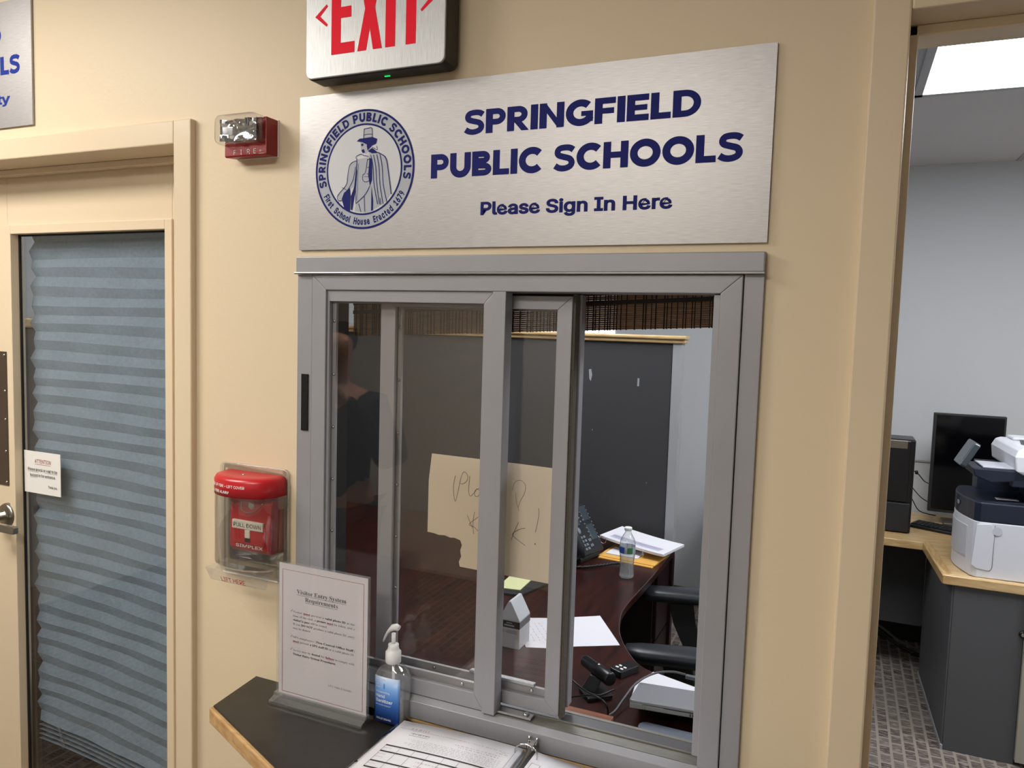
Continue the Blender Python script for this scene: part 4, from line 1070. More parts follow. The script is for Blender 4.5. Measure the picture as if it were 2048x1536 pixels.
for r_ in range(4):
    for c_ in range(3): obj('number_key', fbox(.140+r_*.018, .150+r_*.018, -.030+c_*.022, -.016+c_*.022, 0, .003), 'key', t, local=True)
for r_ in range(8): kb.join(fbox(.014+r_*.019, .019+r_*.019, .064, .071, 0, .003)); kb.join(fbox(.014+r_*.019, .019+r_*.019, .1245, .1285, 0, .003))
for r_ in range(4): kb.join(fbox(.020+r_*.018, .026+r_*.018, .040, .048, 0, .003))
for c_ in range(2): kb.join(fbox(.16, .172, .042+c_*.011, .050+c_*.011, 0, .003)); kb.join(fbox(.185, .197, .042+c_*.011, .050+c_*.011, 0, .003))
obj('function_keys', kb, 'key', t, local=True)
hs_ = MB().tube([fp(-.006, -.082, .012), fp(.02, -.082, .034), fp(.10, -.082, .042), fp(.19, -.082, .034), fp(.22, -.082, .012)], [.020, .020, .013, .020, .020], 12)
obj('handset', hs_, 'phone', t, local=True)
tag(obj('phone_cord', MB().tube([(p.x, p.y, p.z+.0015*math.sin(i*2.2)) for i, p in enumerate(smooth_pts([Vector((.03, 1.735, DZ+.010)), Vector((.10, 1.70, DZ+.008)), Vector((.17, 1.715, DZ+.008)), Vector((.24, 1.775, DZ+.009)), Vector((.290, 1.825, DZ+.012)), Vector((.33, 1.845, DZ+.012))], 14))], [.0065 if i % 3 else .0048 for i in range(71)], 8), 'black'), 'black coiled phone cord lying on the cherry desk', 'cord')

# ---- envelopes, paper piles
def sheet(name, pts, z, th_, m, label, cat, group=None):
    return tag(obj(name, MB().prism(pts, z, z+th_, 'z'), m), label, cat, group)
sheet('manila_envelope', [(.195, 1.905), (.4450, 1.872), (.470, 2.085), (.22, 2.12)], DZ+.0003, .003, 'manila', 'lower manila envelope at the desk edge under the white papers', 'envelope')
sheet('manila_envelope', [(.190, 1.925), (.4500, 1.893), (.4655, 2.100), (.210, 2.13)], DZ+.0036, .003, 'manila', 'upper manila envelope lying on the other manila envelope', 'envelope')
sheet('white_envelope', [(.215, 1.960), (.36, 1.945), (.375, 2.06), (.225, 2.075)], DZ+.0070, .004, 'paper', 'white envelope on the manila envelopes behind the water bottle', 'envelope')
t = thing('paper_pack', 'thick stack of white lined forms in a clipped sleeve beside the partition', 'paper stack', (.33, 2.07, DZ+.022), (0, math.radians(-2), math.radians(-17)))
t['_local'] = 1
def zc(u): return .006+.030*(1-u)**1.6
pp = MB(); n = 11
rows = [[Vector((-.155+.33*i/10, yy, zc(i/10)+dz)) for i in range(n)] for yy, dz in ((-.075, 0), (.115, .006), (.115, .018), (-.075, .012))]
pp.loft([[r_[i] for r_ in rows] for i in range(n)], True, False)
obj('form_stack', pp, 'paper', t, .001, local=True)
ln = MB(); rnd = random.Random(5)
for i in range(34):
    x_ = -.115+.0075*i; u = (x_+.155)/.33
    ln.add([(x_, -.052, zc(u)+.0130), (x_+.0035, -.052, zc(u)+.0130), (x_+.0075, -.010, zc(u)+.0154), (x_+.004, -.010, zc(u)+.0154)], [(0, 1, 2, 3)])
obj('tally_marks', ln, mat('violet_grey_ink', '8f90b4', .7), t, local=True)
rn = MB()
for x_ in (-.165, -.13): rn.tube([(x_+.012*math.cos(a*PI/8), -.085+.014*math.cos(a*PI/8)*.3, .030+.016*math.sin(a*PI/8)) for a in range(16)], .0018, 6, True)
rn.tube([(.075+.003*math.cos(a*PI/6), -.078, .004+.012*math.sin(a*PI/6)) for a in range(12)], .0016, 6, True)
obj('metal_ring', rn, 'chrome', t, local=True)

# ---- water bottle
wx, wy = .378, 1.705
t = thing('water_bottle', 'clear plastic water bottle with blue and green label on the desk', 'bottle', (wx, wy, DZ))
pr = [(0, .024), (.003, .029), (.010, .031)]
for i in range(16):
    z_ = .014+i*.0052; pr.append((z_, .0315-(.0014 if i % 2 else 0)-.0025*math.sin(min(1, i/15)*PI)))
pr += [(.100, .0318), (.103, .0322), (.134, .0322), (.137, .0318), (.150, .0310), (.162, .0270), (.174, .0205), (.184, .0145), (.190, .0122), (.198, .0122)]
obj('clear_bottle', MB().lathe([(r_, z_+DZ+.0005) for z_, r_ in pr], (wx, wy, 0), 'z', 32), 'pet', t)
obj('water_fill', MB().lathe([(r_-.0015, z_+DZ+.0005) for z_, r_ in pr if .003 <= z_ <= .10], (wx, wy, 0), 'z', 32), 'water', t)
obj('cap', MB().lathe([(.0148, .1965), (.0155, .198), (.0155, .2085), (.014, .2100)], (wx, wy, DZ), 'z', 28), 'capw', t, .001)
def band(a0, a1, r_, z0, z1):
    m = MB(); n = 10; k = 0
    for i in range(n+1):
        a = math.radians(a0+(a1-a0)*i/n); m.v += [Vector((wx+r_*math.cos(a), wy+r_*math.sin(a), DZ+z0)), Vector((wx+r_*math.cos(a), wy+r_*math.sin(a), DZ+z1))]
    for i in range(n): m.f.append((2*i, 2*i+2, 2*i+3, 2*i+1)); m.sm.append(True)
    return m
lb = obj('label', band(0, 360, .0326, .105, .134), 'lwhite', t)
obj('blue_print', band(205, 262, .0330, .107, .132), 'lblue', lb); obj('green_print', band(283, 325, .0330, .107, .132), 'lgreen', lb)

# ---- loose sheets
sheet('paper_sheet', [(.2600, 1.150), (.4049, 1.2536), (.4700, 1.150), (.5362, 1.0436), (.3317, .9200), (.25, 1.02)], DZ+.0003, .0007, 'paper', 'blank white sheet of paper in the middle of the desk', 'paper')
t = sheet('scribbled_sheet', [(.1664, 1.106), (.255, 1.151), (.345, .950), (.345, .918), (.2738, .8894), (.2109, .9886)], DZ+.0003, .0006, 'paper', 'white sheet with faint pencil notes seen through the sliding glass', 'paper')
a = MB(); P = Plane((.19, 1.07, DZ+.001), Vector((.6, -.8, 0)), Vector((.8, .6, 0)))
rnd = random.Random(9)
for i in range(7):
    for j in range(5):
        x_, z_ = .01+i*.022, -.02+j*.018; ribbon(a, P, [(x_, z_), (x_+.008, z_+rnd.uniform(-.004, .004)), (x_+.014, z_)], .0010, .0001)
obj('pencil_notes', a, 'greyink', t)
# note pad on black tray
t = thing('note_pad', 'pale yellow sticky notes on a black pad behind the sliding glass', 'note pad', (.05, 1.40, DZ))
obj('black_pad', MB().prism([(-.06, 1.27), (.085, 1.29), (.135, 1.50), (-.03, 1.52)], DZ+.0003, DZ+.010, 'z'), 'blackm', t, .002)
obj('yellow_note', MB().prism([(-.025, 1.315), (.0650, 1.330), (.058, 1.475), (-.035, 1.465)], DZ+.010, DZ+.013, 'z'), 'yellow', t)
# carton
t = thing('tissue_carton', 'grey and white carton with a black band standing on the desk', 'carton', (.227, .90, DZ))
c0, c1, cy0, cy1 = .192, .262, .86, .945
obj('carton_body', MB().box(c0, c1, cy0, cy1, DZ, DZ+.092), mat('white_carton', 'b9b9bd', .5), t, .002)
obj('carton_flap', MB().prism([(c0, DZ+.092), (c1, DZ+.092), (.230, DZ+.150), (.222, DZ+.150)], cy0, cy1, 'y'), 'lwhite', t, .001)
obj('black_band', MB().box(c0-.0004, c1+.0004, cy0-.0004, cy1+.0004, DZ+.066, DZ+.088), 'black', t)
a = MB(); P = FRONT(c0, cy0-.0006, DZ)
ribbon(a, P, [(.025, .082), (.045, .082)], .003, .0007); ribbon(a, P, [(.018, .074), (.052, .074)], .005, .0007)
obj('band_lettering', a, 'railgrey', t)
a = MB()
for k_ in range(3): ribbon(a, P, [(.028, .058-.004*k_), (.062, .058-.004*k_)], .0016, .0002)
text(a, P, '1¼', .012, .050, .009, offset=.0, lift=.0003); obj('small_print', a, 'greyink', t)

# ---- camera / microphone on stand
t = thing('desk_microphone', 'black cylindrical desk microphone on a tilted stand', 'microphone', (.560, .66, DZ))
p0, p1 = Vector((.510, .755, DZ+.062)), Vector((.612, .672, DZ+.062))
d_ = (p1-p0)
obj('barrel', MB().tube([p0, p0+d_*.04, p0+d_*.42, p0+d_*.44, p0+d_*.96, p1], [.0145, .0165, .0165, .0185, .0185, .0165], 24), 'black', t)
bx_ = obj('stand_neck', MB().loft([[(.545+s1*.022, .700+s2*.018, DZ+.010) for s1, s2 in ((-1, -1), (1, -1), (1, 1), (-1, 1))], [(.563+s1*.018, .706+s2*.010, DZ+.052) for s1, s2 in ((-1, -1), (1, -1), (1, 1), (-1, 1))]], True, False), 'black', t, .003)
obj('stand_base', MB().prism([(.515, .690), (.560, .640), (.615, .690), (.570, .745)], DZ, DZ+.012, 'z'), 'black', t, .003)
obj('power_lamp', MB().lathe([(.003, 0), (.003, .0015)], (.566, .709, DZ+.080), 'z', 10), 'white', t)
tag(obj('microphone_cable', MB().tube(smooth_pts([Vector(p) for p in ((.640, .610, DZ+.07), (.600, .575, DZ+.06), (.535, .59, DZ+.075), (.475, .670, DZ+.07), (.475, .665, DZ+.025), (.500, .595, DZ+.022), (.545, .585, DZ+.04), (.600, .560, DZ+.065), (.635, .55, DZ+.055), (.640, .555, DZ+.012), (.640, .50, DZ+.004), (.60, .44, DZ+.003))], 6), .0024, 8), 'black'), 'thin black cable looping around the desk microphone', 'cable')
# ---- key fob remote
t = thing('key_fob', 'small black four-button remote with a metal key ring on the desk', 'remote', (.600, .862, DZ), (0, 0, math.radians(-28)))
t['_local'] = 1
obj('fob_body', MB().prism(rr(.044, .082, .006, 4), .0, .020, 'z'), 'black', t, .003, local=True)
for i in range(2):
    for j in range(2): obj('button', MB().prism(rr(.010, .007, .002, 3, -.009+i*.018, -.022+j*.014), .020, .0215, 'z'), 'white', t, local=True)
obj('key_ring', MB().tube([(-.006+.016*math.cos(a*PI/10), -.056+.013*math.sin(a*PI/10), .006+.003*math.sin(a*PI/10)) for a in range(20)], .0014, 6, True), 'chrome', t, local=True)

# ---- laptop on dock
lrot = mathutils.Euler((math.radians(-14.5), 0, math.radians(7)))
lloc = Vector((.693, .555, .822))-lrot.to_matrix() @ Vector((-.175, -.1175, .020))
t = thing('laptop', 'closed silver-grey laptop resting tilted near the window', 'laptop', lloc, lrot)
t['_local'] = 1
wl, dl = .350, .235
obj('lid', MB().prism(rr(wl, dl, .010, 4), .012, .020, 'z'), 'laptop', t, .002, local=True)
bs = obj('base', MB().prism(rr(wl-.004, dl-.004, .010, 4), .0, .0115, 'z'), 'laptop2', t, .002, local=True)
vv = MB()
for i in range(16): vv.box(-.025+i*.0062, -.022+i*.0062, -dl/2+.0008, -dl/2+.0025, .002, .009)
vv.box(-.135, -.1345, -dl/2+.0008, -dl/2+.0025, .0, .011).box(-.090, .16, -dl/2+.0008, -dl/2+.0025, .0105, .0112)
obj('vent_slot', vv, 'black', bs, local=True)
obj('hinge_cover', MB().box(-wl/2+.002, -wl/2+.035, -dl/2-.0015, -dl/2+.008, .001, .013), 'laptop2', t, .001, local=True)
obj('lid_mark', MB().lathe([(.008, .0202), (.008, .0206)], (.02, -.07, 0), 'z', 20), 'laptop2', t, local=True)
t = thing('laptop_stand', 'blue-grey and black stand beneath the closed laptop', 'laptop stand', (.86, .56, DZ))
obj('stand_deck', MB().prism(rr(.30, .045, .02, 5, .875, .530), DZ+.026, DZ+.034, 'z'), 'standb', t, .002)
obj('stand_block', MB().box(.735, 1.0, .30, .56, DZ, DZ+.026), 'black', t, .003)
sheet('paper_sheet', [(.650, .79), (.676, .905), (.80, .865), (.93, .84), (.93, .72), (.66, .70)], DZ+.0003, .0012, 'paper', 'white paper sticking out behind the closed laptop', 'paper')
t = tag(obj('usb_cable', MB().tube(smooth_pts([Vector(p) for p in ((.560, .50, DZ+.004), (.610, .560, DZ+.004), (.640, .60, DZ+.010), (.650, .66, DZ+.02), (.665, .74, DZ+.035), (.700, .80, DZ+.045), (.745, .825, DZ+.050), (.785, .825, DZ+.050))], 7), .0030, 8), 'cable'), 'dark grey usb cable curving over the paper by the laptop', 'cable')
obj('cable_plug', MB().box(.785, .820, .818, .832, DZ+.040, DZ+.050), 'cable', t, .002)
obj('metal_plug', MB().box(.820, .838, .820, .830, DZ+.0465, DZ+.0535), 'chrome', t, .001)
# eyeglasses
t = thing('eyeglasses', 'pair of thin dark-rimmed eyeglasses at the desk edge under the window', 'eyeglasses', (.52, .46, DZ), (0, 0, math.radians(-25)))
t['_local'] = 1
gl = MB()
for s_ in (-1, 1): obj('rim', MB().tube([(s_*.030+.022*math.cos(a*PI/10), .0, .020+.016*math.sin(a*PI/10)) for a in range(20)], .0014, 6, True), 'blackm', t, local=True)
gl.tube([(-.008, 0, .024), (0, 0, .027), (.008, 0, .024)], .0014, 6); obj('bridge', gl, 'blackm', t, local=True)
for s_ in (-1, 1): obj('temple', MB().tube([(s_*.052, 0, .024), (s_*.053, .06, .020), (s_*.050, .10, .006)], .0014, 6), 'blackm', t, local=True)
obj('lenses', MB().lathe([(.021, -.0005), (.021, .0005)], (-.030, 0, .020), 'y', 20).lathe([(.021, -.0005), (.021, .0005)], (.030, 0, .020), 'y', 20), 'acrylic', t, local=True)

# ---- office chair (faces the desk, armrests seen)
t = thing('office_chair', 'black office chair with padded armrests at the desk cut-out', 'chair', (.845, 1.56, 0), (0, 0, math.radians(10)))
t['_local'] = 1
# local -x points to desk
cb = MB()
for k_ in range(5):
    a = 2*PI*k_/5+.3; cb.tube([(.04*math.cos(a), .04*math.sin(a), .11), (.30*math.cos(a), .30*math.sin(a), .065)], [.024, .016], 8)
st_ = obj('star_base', cb, 'blackm', t, local=True)
for k_ in range(5):
    a = 2*PI*k_/5+.3; obj('caster', MB().lathe([(.026, -.02), (.028, 0), (.026, .02)], (.30*math.cos(a), .30*math.sin(a), .028), 'y', 16), 'black', t, local=True)
obj('gas_column', MB().lathe([(.028, .10), (.028, .26), (.018, .26), (.018, .40)], (0, 0, 0), 'z', 16), 'blackm', t, local=True)
obj('seat', MB().loft([[(a_, b_, z_) for a_, b_ in rr(.46*k_, .48*k_, .10*k_, 5)] for z_, k_ in ((.40, .88), (.415, .98), (.45, 1.0), (.47, .96), (.48, .80))]), 'fabric', t, local=True)
obj('backrest', MB().loft([[(.225+.05*((z_-.55)/.5), a_, z_) for a_ in (-w_, w_)]+[(.285+.05*((z_-.55)/.5), a_, z_) for a_ in (w_, -w_)] for z_, w_ in ((.56, .17), (.60, .215), (.80, .23), (.98, .21), (1.03, .16))]), 'fabric', t, .02, 3, local=True)
obj('back_support', MB().tube([(.12, 0, .40), (.27, 0, .42), (.31, 0, .60)], .02, 8), 'blackm', t, local=True)
for s_ in (-1, 1):
    ar = obj('armrest', MB().loft([[(x_-.05, s_*.305+w_*math.cos(2*PI*i/16), .660+h_+(.028*math.copysign(abs(math.sin(2*PI*i/16))**.6, math.sin(2*PI*i/16))*(.6 if abs(w_) < .02 else 1))) for i in range(16)] for x_, w_, h_ in ((-.345, .014, -.006), (-.335, .034, -.003), (-.285, .050, 0), (-.12, .058, .006), (.04, .055, .002), (.10, .040, -.004), (.12, .016, -.008))]), 'arm', t, local=True)
    obj('arm_post', MB().loft([[(-.215+dx+a_, s_*(.30-q_)+b_, z_) for a_, b_ in ((-w_, -.018), (w_, -.018), (w_, .018), (-w_, .018))] for z_, w_, dx, q_ in ((.648, .050, -.0, 0), (.55, .045, .02, 0), (.44, .042, .07, .01), (.40, .045, .10, .05))], True, False), 'blackm', ar, .004, local=True)
    obj('arm_bar', MB().box(-.16, -.06, s_*.12 if s_ > 0 else -.28, .28 if s_ > 0 else -.12, .385, .405), 'blackm', ar, .003, local=True)

# ================================================================== ROOM THROUGH THE DOORWAY
CT = .76
t = thing('oak_counter', 'L-shaped oak work counter beyond the doorway', 'counter', (1.9, 2.9, .7))
obj('countertop', MB().prism([(.50, 2.905), (1.555, 2.885), (1.583, 2.36), (3.4, 2.36), (3.4, 3.583), (.50, 3.583)], CT-.034, CT, 'z'), 'oaky', t, .003)
e = MB().prism([(.50, 2.885), (1.5450, 2.865), (1.5720, 2.885), (1.555, 2.905), (.50, 2.925)], CT-.038, CT+.0015, 'z')
obj('front_edging', e, 'oaky', t, .004, 3)
e = MB().prism([(1.5450, 2.868), (1.5740, 2.340), (1.6150, 2.372), (1.5800, 2.900), ], CT-.038, CT+.0018, 'z')
obj('side_edging', e, 'oaky2', t, .004, 3)
obj('near_edging', MB().prism([(1.5750, 2.335), (3.4, 2.335), (3.4, 2.372), (1.6150, 2.372)], CT-.038, CT+.0020, 'z'), 'oaky', t, .004, 3)
# cabinet beneath
t = thing('grey_cabinet', 'dark grey cabinet under the near leg of the oak counter', 'cabinet', (2.0, 2.6, 0))
obj('front_panel', MB().box(1.6221, 1.8795, 2.350, 2.372, .0, CT-.040), 'panel2', t, .002)
obj('side_panel', MB().prism([(1.6221, 2.352), (1.6221, 2.372), (1.5980, 3.10), (1.5900, 3.10), (1.6150, 2.352)], .004, CT-.040, 'z'), 'panel2', t, .002)
obj('base_trim', MB().prism([(1.6221, 2.345), (1.6130, 2.345), (1.5870, 3.11), (1.5960, 3.11)], 0, .022, 'z'), 'railgrey', t, .001)
lk = obj('cabinet_lock', MB().lathe([(.014, 0), (.014, -.006), (.010, -.010)], (1.876, 2.350, .5560), 'y', 24), 'black', t)
obj('lock_core', MB().lathe([(.007, -.009), (.007, -.013)], (1.876, 2.350, .5560), 'y', 16), 'chrome', lk)
obj('drawer_front', MB().box(1.8810, 2.45, 2.330, 2.372, .02, CT-.042), 'panel3', t, .002)
t = thing('rear_panel', 'dark grey modesty panel under the far leg of the oak counter', 'panel', (1.2, 3.1, .4))
obj('panel_board', MB().box(.6, 1.5880, 3.10, 3.12, .262, CT-.040), 'panel', t, .002)
for i, (z_, b_, r_) in enumerate(((.165, .02, .011), (.14, .03, .008), (.12, .05, .009))):
    tag(obj('floor_cable', MB().tube(smooth_pts([Vector((1.28, 3.30+b_, z_+.03)), Vector((1.40, 3.28+b_, z_+.0)), Vector((1.50, 3.27+b_, z_-.06)), Vector((1.60, 3.28+b_, z_-.10)), Vector((1.70, 3.30, .012+r_))], 6), r_*.6, 8), ('cable', 'black', 'black')[i]),
        ('grey cable sagging highest in the shadow under the oak counter', 'thin black cable sagging behind the grey one under the counter', 'black cable lowest and rearmost under the counter')[i], 'cable')

# ---- printer
t = thing('office_printer', 'white and navy multifunction printer on the oak counter', 'printer', (1.668, 2.365, CT), (0, 0, math.radians(3)))
t['_local'] = 1
# local: x to the right (depth of printer), y away; front of printer faces -x
PW, PD = .46, .40      # x length, y width
def pbody(z0, z1, m, name, par, x0=0, x1=PW, y0=0, y1=PD, r=.03, bev=.004, bulge=.035):
    pts = [(x0+.03, y0), (x1, y0), (x1, y1), (x0+.03, y1)]
    fr_ = [(x0+.012-bulge*math.sin(PI*i/8), y0+.02+(y1-y0-.04)*(1-i/8)) for i in range(9)]
    return obj(name, MB().prism(pts+fr_, z0, z1, 'z'), m, par, bev, 3, local=True)
pbody(.002, .238, 'printw', 'white_lower_body', t)
g = MB()
dw = obj('tray_door', MB().prism([(.010, .055), (.020, .228), (.075, .232), (.086, .18), (.083, .045), (.075, .035), (.030, .040)], -.003, .002, 'y'), 'printw', t, .0015, local=True)
obj('door_gap', MB().tube([(.087, -.0008, .228), (.0865, -.0008, .05), (.080, -.0008, .036), (.035, -.0008, .040), (.010, -.0008, .060)], .0012, 6), 'greyink', dw, local=True)
obj('door_notch', MB().lathe([(.018, -.0035), (.015, -.0025)], (.095, 0, .205), 'y', 20), 'printlg', t, local=True)
# tray front on the curved face
tr = MB(); pts = []
for i in range(9):
    u = i/8; yy = .06+.28*u; xx = .012-.035*math.sin(PI*((yy-.02)/.36)); pts.append((xx-.003, yy))
tr.loft([[(x_, y_, z_) for z_ in (.060+.02*abs(i-4)/4, .205)]+[(x_+.004, y_, z_) for z_ in (.205, .060)] for i, (x_, y_) in enumerate(pts)], True, False)
obj('tray_front', tr, 'printlg', t, .001, local=True)
pbody(.238, .320, 'printn', 'navy_band', t, r=.03, bev=.006)
obj('output_shelf', MB().prism([(.03, .320), (.27, .330), (.27, .320), (.03, .312)], .03, PD-.02, 'y'), 'printn', t, .003, local=True)
obj('rear_column', MB().box(.235, PW, .0, PD, .318, .450), 'printn', t, .006, local=True)
obj('cavity_wall', MB().box(.07, .24, .30, PD, .318, .447), 'printn', t, .004, local=True)
obj('column_front', MB().box(.135, .245, .0, .05, .395, .449), 'printn', t, .004, local=True)
obj('logo_badge', MB().prism(rr(.030, .016, .006, 4, .16, .285), -.033, -.029, 'x').xf(Matrix.Translation((.008, 0, 0))), 'railgrey', t, .001, local=True)
lb_ = obj('shelf_label', MB().box(.095, .175, .05, .085, .330, .3312), 'white', t, local=True)
g = MB()
for k_ in range(3): g.box(.100, .135, .055+.009*k_, .058+.009*k_, .3312, .3318)
obj('label_print', g, 'greyink', lb_, local=True)
# wing carrying the control panel
wg = obj('control_wing', MB().prism([(-.010, .462), (.20, .462), (.24, .475), (.24, .430), (.06, .405), (.0, .428)], .0, .20, 'y'), 'printn', t, .005, local=True)
obj('wing_top', MB().box(.03, .20, .02, .18, .462, .470), 'printlg', t, .003, local=True)
cp_ = MB().prism(rr(.115, .15, .012, 4), 0, .022, 'z').xf(Matrix.Translation((-.008, .09, .505)) @ Matrix.Rotation(math.radians(-62), 4, 'Y') @ Matrix.Rotation(0, 4, 'X'))
cpo = obj('control_screen', cp_, 'lcd', t, .003, local=True)
obj('screen_glass', MB().box(-.030, .045, -.055, .055, .022, .0228).xf(Matrix.Translation((-.008, .09, .505)) @ Matrix.Rotation(math.radians(-62), 4, 'Y')), 'lcd', cpo, local=True)
# scanner and feeder
sc_ = MB().loft([[(a_, b_, z_) for a_, b_ in ((x0_, y0_), (PW, y0_), (PW, PD+.01), (x0_, PD+.01))] for z_, x0_, y0_ in ((.447, .170, -.005), (.462, .142, -.010), (.520, .136, -.006), (.548, .150, .010), (.556, .170, .03))], True, False)
so_ = obj('scanner_head', sc_, 'printw', t, .006, 3, local=True)
obj('feeder_recess', MB().prism([(.22, .05), (.42, .05), (.42, .30), (.22, .30), (.19, .15)], .5564, .5575, 'z'), 'black', so_, local=True)
obj('feeder_tray', MB().prism([(.22, .10), (.42, .08), (.42, .22), (.24, .25)], .558, .566, 'z'), 'printlg', t, .003, local=True)
obj('feeder_arm', MB().prism([(.19, .28), (.45, .28), (.45, .39), (.19, .39)], .556, .570, 'z'), 'printw', t, .008, local=True)

# ---- portrait monitor, tower, keyboard
t = thing('monitor', 'tall black monitor turned upright against the far wall', 'monitor', (1.765, 3.33, CT))
mb_ = obj('screen_housing', MB().box(1.598, 1.928, 3.300, 3.330, .832, 1.362), 'blackm', t, .004)
obj('screen', MB().box(1.612, 1.918, 3.2985, 3.3000, .848, 1.352), mat('dark_screen', '040406', .12), t)
obj('stand_column', MB().box(1.735, 1.795, 3.33, 3.37, CT+.012, 1.10), 'blackm', t, .004)
obj('stand_foot', MB().box(1.68, 1.86, 3.325, 3.47, CT+.0005, CT+.012), 'steel_d', t, .004)
t = thing('computer_tower', 'black computer tower with silver badge beside the doorway frame', 'computer', (1.43, 3.1, CT))
obj('tower_case', MB().box(1.340, 1.500, 3.025, 3.20, CT+.001, 1.240), 'black', t, .008, 3)
obj('front_bezel', MB().box(1.345, 1.478, 3.005, 3.025, .925, 1.236), 'black', t, .005)
obj('lower_bezel', MB().box(1.345, 1.490, 3.010, 3.025, CT+.006, .915), 'blackm', t, .004)
obj('silver_badge', MB().box(1.36, 1.462, 3.002, 3.006, 1.195, 1.235), 'steel', t, .001)
t = thing('keyboard', 'black keyboard lying in front of the upright monitor', 'keyboard', (1.715, 3.165, CT), (0, 0, math.radians(-24)))
t['_local'] = 1
obj('keyboard_body', MB().prism(rr(.44, .15, .01, 3), .0005, .016, 'z').xf(Matrix.Translation((.02, .0, 0))), 'black', t, .003, local=True)
kk = MB()
for r_ in range(5):
    for c_ in range(20): kk.box(-.193+c_*.0212, -.176+c_*.0212, -.055+r_*.022, -.038+r_*.022, .016, .0215)
obj('key_block', kk, 'blackm', t, .001, local=True)
for i, pts in enumerate((((1.500, 3.40, 1.03), (1.545, 3.42, 1.015), (1.585, 3.43, .97), (1.61, 3.45, .955)), ((1.500, 3.38, .985), (1.53, 3.40, .93), (1.58, 3.42, .875), (1.63, 3.42, .85)), ((1.500, 3.36, .93), (1.53, 3.37, .87), (1.57, 3.38, .81), (1.65, 3.40, .79)))):
    tag(obj('monitor_cable', MB().tube(smooth_pts([Vector(p) for p in pts], 6), .0028, 6).lathe([(.007, -.010), (.009, 0), (.007, .010)], pts[1] if i == 0 else pts[0], 'z', 10), 'black'),
        ('uppermost thin black cable between computer tower and monitor', 'middle thin black cable between computer tower and monitor', 'lowest thin black cable drooping behind the keyboard')[i], 'cable')
tag(obj('wall_channel', MB().box(1.2, 2.6, 3.590, 3.5995, 1.052, 1.060), 'railgrey'), 'thin grey line of wire channel on the far wall behind the monitor', 'wire channel')

# ================================================================== PERSON (seen only as a reflection in the window glass)
def limb(name, chain, m, parent, sub=2):
    """chain: list of branches, each a list of (point, radius); first point of the first branch is the root"""
    vs, es, rs, idx = [], [], [], {}
    for br in chain:
        prev = None
        for p, r in br:
            key = tuple(round(c, 4) for c in p)
            if key not in idx: idx[key] = len(vs); vs.append(p); rs.append(r)
            i = idx[key]
            if prev is not None: es.append((prev, i))
            prev = i
    me = bpy.data.meshes.new(name); me.from_pydata(vs, es, [])
    o = bpy.data.objects.new(name, me); COL.objects.link(o); o.parent = parent
    me.skin_vertices or bpy.context
    md = o.modifiers.new('skin', 'SKIN')
    if not me.skin_vertices: o.data.attributes
    sv = me.skin_vertices[0].data
    for i, r in enumerate(rs): sv[i].radius = r if isinstance(r, tuple) else (r, r)
    sv[0].use_root = True; md.use_smooth_shade = True
    s_ = o.modifiers.new('sub', 'SUBSURF'); s_.levels = sub; s_.render_levels = sub
    me.materials.append(M[m]); return o
pt = thing('person', 'person in dark clothes holding up a phone, dimly reflected in the window glass', 'person', (-.86, -1.42, 0), (0, 0, math.radians(-18)))
pt['_local'] = 1
# local: +y faces the window
limb('body', [[((0, 0, .98), (.15, .11)), ((0, 0, 1.12), (.14, .10)), ((0, .01, 1.30), (.17, .11)), ((0, 0, 1.42), (.12, .08)), ((0, .01, 1.49), .055), ((0, .02, 1.56), .065), ((0, .03, 1.64), (.080, .098)), ((0, .02, 1.71), (.070, .085))],
  [((0, 0, 1.42), (.12, .08)), ((-.17, 0, 1.40), .055), ((-.24, .06, 1.15), .045), ((-.20, .20, 1.30), .036), ((-.05, .33, 1.50), .026), ((-.03, .35, 1.53), .028), ((-.01, .36, 1.56), .018)],
  [((0, 0, 1.42), (.12, .08)), ((.17, 0, 1.40), .055), ((.25, .06, 1.15), .045), ((.22, .20, 1.30), .036), ((.08, .33, 1.50), .026), ((.06, .35, 1.53), .028), ((.045, .36, 1.56), .018)],
  [((0, 0, .98), (.15, .11)), ((-.10, 0, .90), .095), ((-.11, .02, .50), .062), ((-.12, -.01, .10), .042), ((-.12, .02, .05), .042), ((-.13, .15, .035), .032)],
  [((0, 0, .98), (.15, .11)), ((.10, 0, .90), .095), ((.11, .02, .50), .062), ((.12, -.01, .10), .042), ((.12, .02, .05), .042), ((.13, .15, .035), .032)]], 'skin', pt)
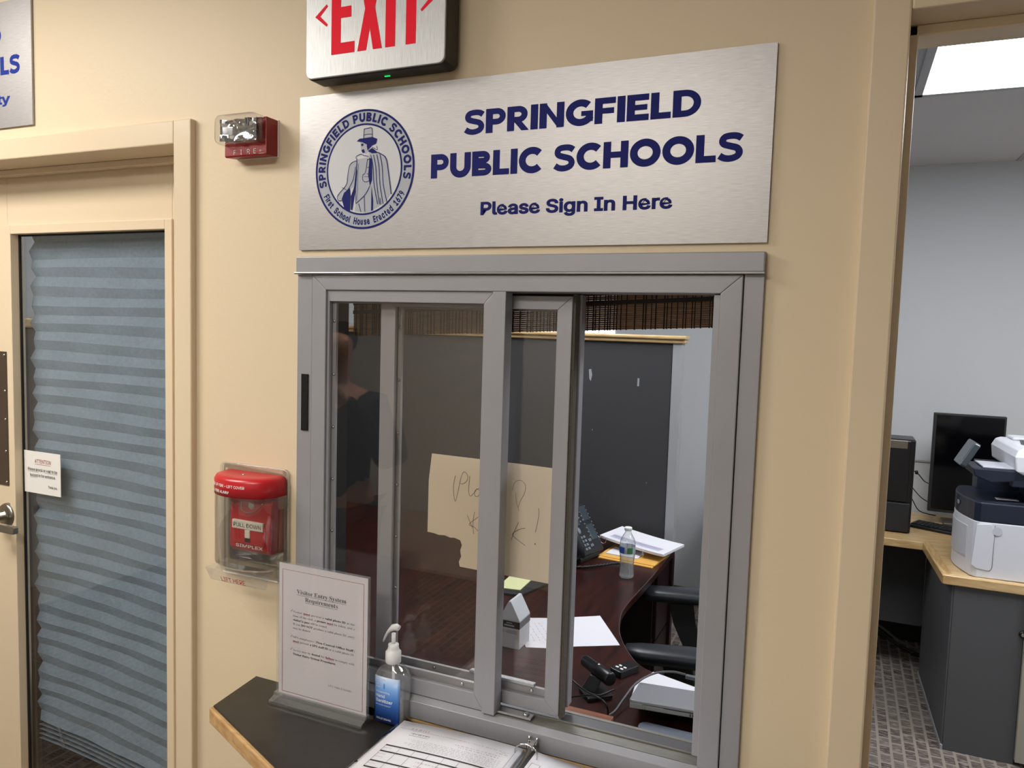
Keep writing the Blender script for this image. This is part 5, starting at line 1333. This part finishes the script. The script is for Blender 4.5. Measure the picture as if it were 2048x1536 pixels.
limb('shirt', [[((0, 0, .93), (.165, .125)), ((0, 0, 1.12), (.158, .118)), ((0, .01, 1.30), (.185, .125)), ((0, 0, 1.43), (.125, .09)), ((0, .005, 1.47), .07)],
  [((0, 0, 1.43), (.125, .09)), ((-.17, 0, 1.40), .070), ((-.24, .06, 1.15), .060), ((-.20, .20, 1.30), .050), ((-.09, .295, 1.45), .040)],
  [((0, 0, 1.43), (.125, .09)), ((.17, 0, 1.40), .070), ((.25, .06, 1.15), .060), ((.22, .20, 1.30), .050), ((.12, .295, 1.45), .040)]], 'cloth', pt)
limb('trousers', [[((0, 0, .98), (.16, .12)), ((-.10, 0, .89), .11), ((-.11, .02, .50), .08), ((-.12, -.01, .08), .065)], [((0, 0, .98), (.16, .12)), ((.10, 0, .89), .11), ((.11, .02, .50), .08), ((.12, -.01, .08), .065)]], 'trous', pt)
limb('hair', [[((0, -.01, 1.74), (.082, .095)), ((0, -.045, 1.68), (.082, .075)), ((0, -.05, 1.60), (.065, .05))]], 'hair', pt)
for s_ in (-1, 1): obj('eye', MB().lathe([(.004, .0), (.011, .003), (.011, .008), (.003, .011)], (s_*.030, .112, 1.655), 'y', 12), 'black', pt, local=True)
limb('nose', [[((0, .115, 1.65), .008), ((0, .135, 1.615), .013)]], 'skin', pt, 1)
for hx, sg in ((-.02, -1), (.055, 1)):
    for f_ in range(4):
        limb('finger', [[((hx+sg*.012, .37, 1.545+f_*.018), .010), ((hx-sg*.012, .395, 1.55+f_*.018), .009), ((hx-sg*.03, .392, 1.552+f_*.018), .008)]], 'skin', pt, 1)
tag(obj('smartphone', MB().prism(rr(.155, .076, .008, 4), -.004, .004, 'z').xf(Matrix.Translation((-.86, -1.42, 0)) @ Matrix.Rotation(math.radians(-18), 4, 'Z') @ Matrix.Translation((.018, .415, 1.585)) @ Matrix.Rotation(math.radians(90), 4, 'X')), 'black', None, .002), 'black smartphone held up in both hands by the reflected person', 'phone')

for names, g in ((('manila_envelope',), 'manila envelopes on the cherry desk'), (('monitor_cable',), 'cables behind the upright monitor'), (('floor_cable',), 'cables under the oak counter'), (('ceiling_light',), 'ceiling light panels'), (('wall_sign',), 'brushed aluminium school signs')):
    for o in bpy.data.objects:
        if o.parent is None and o.name.split('.')[0] in names: o['group'] = g
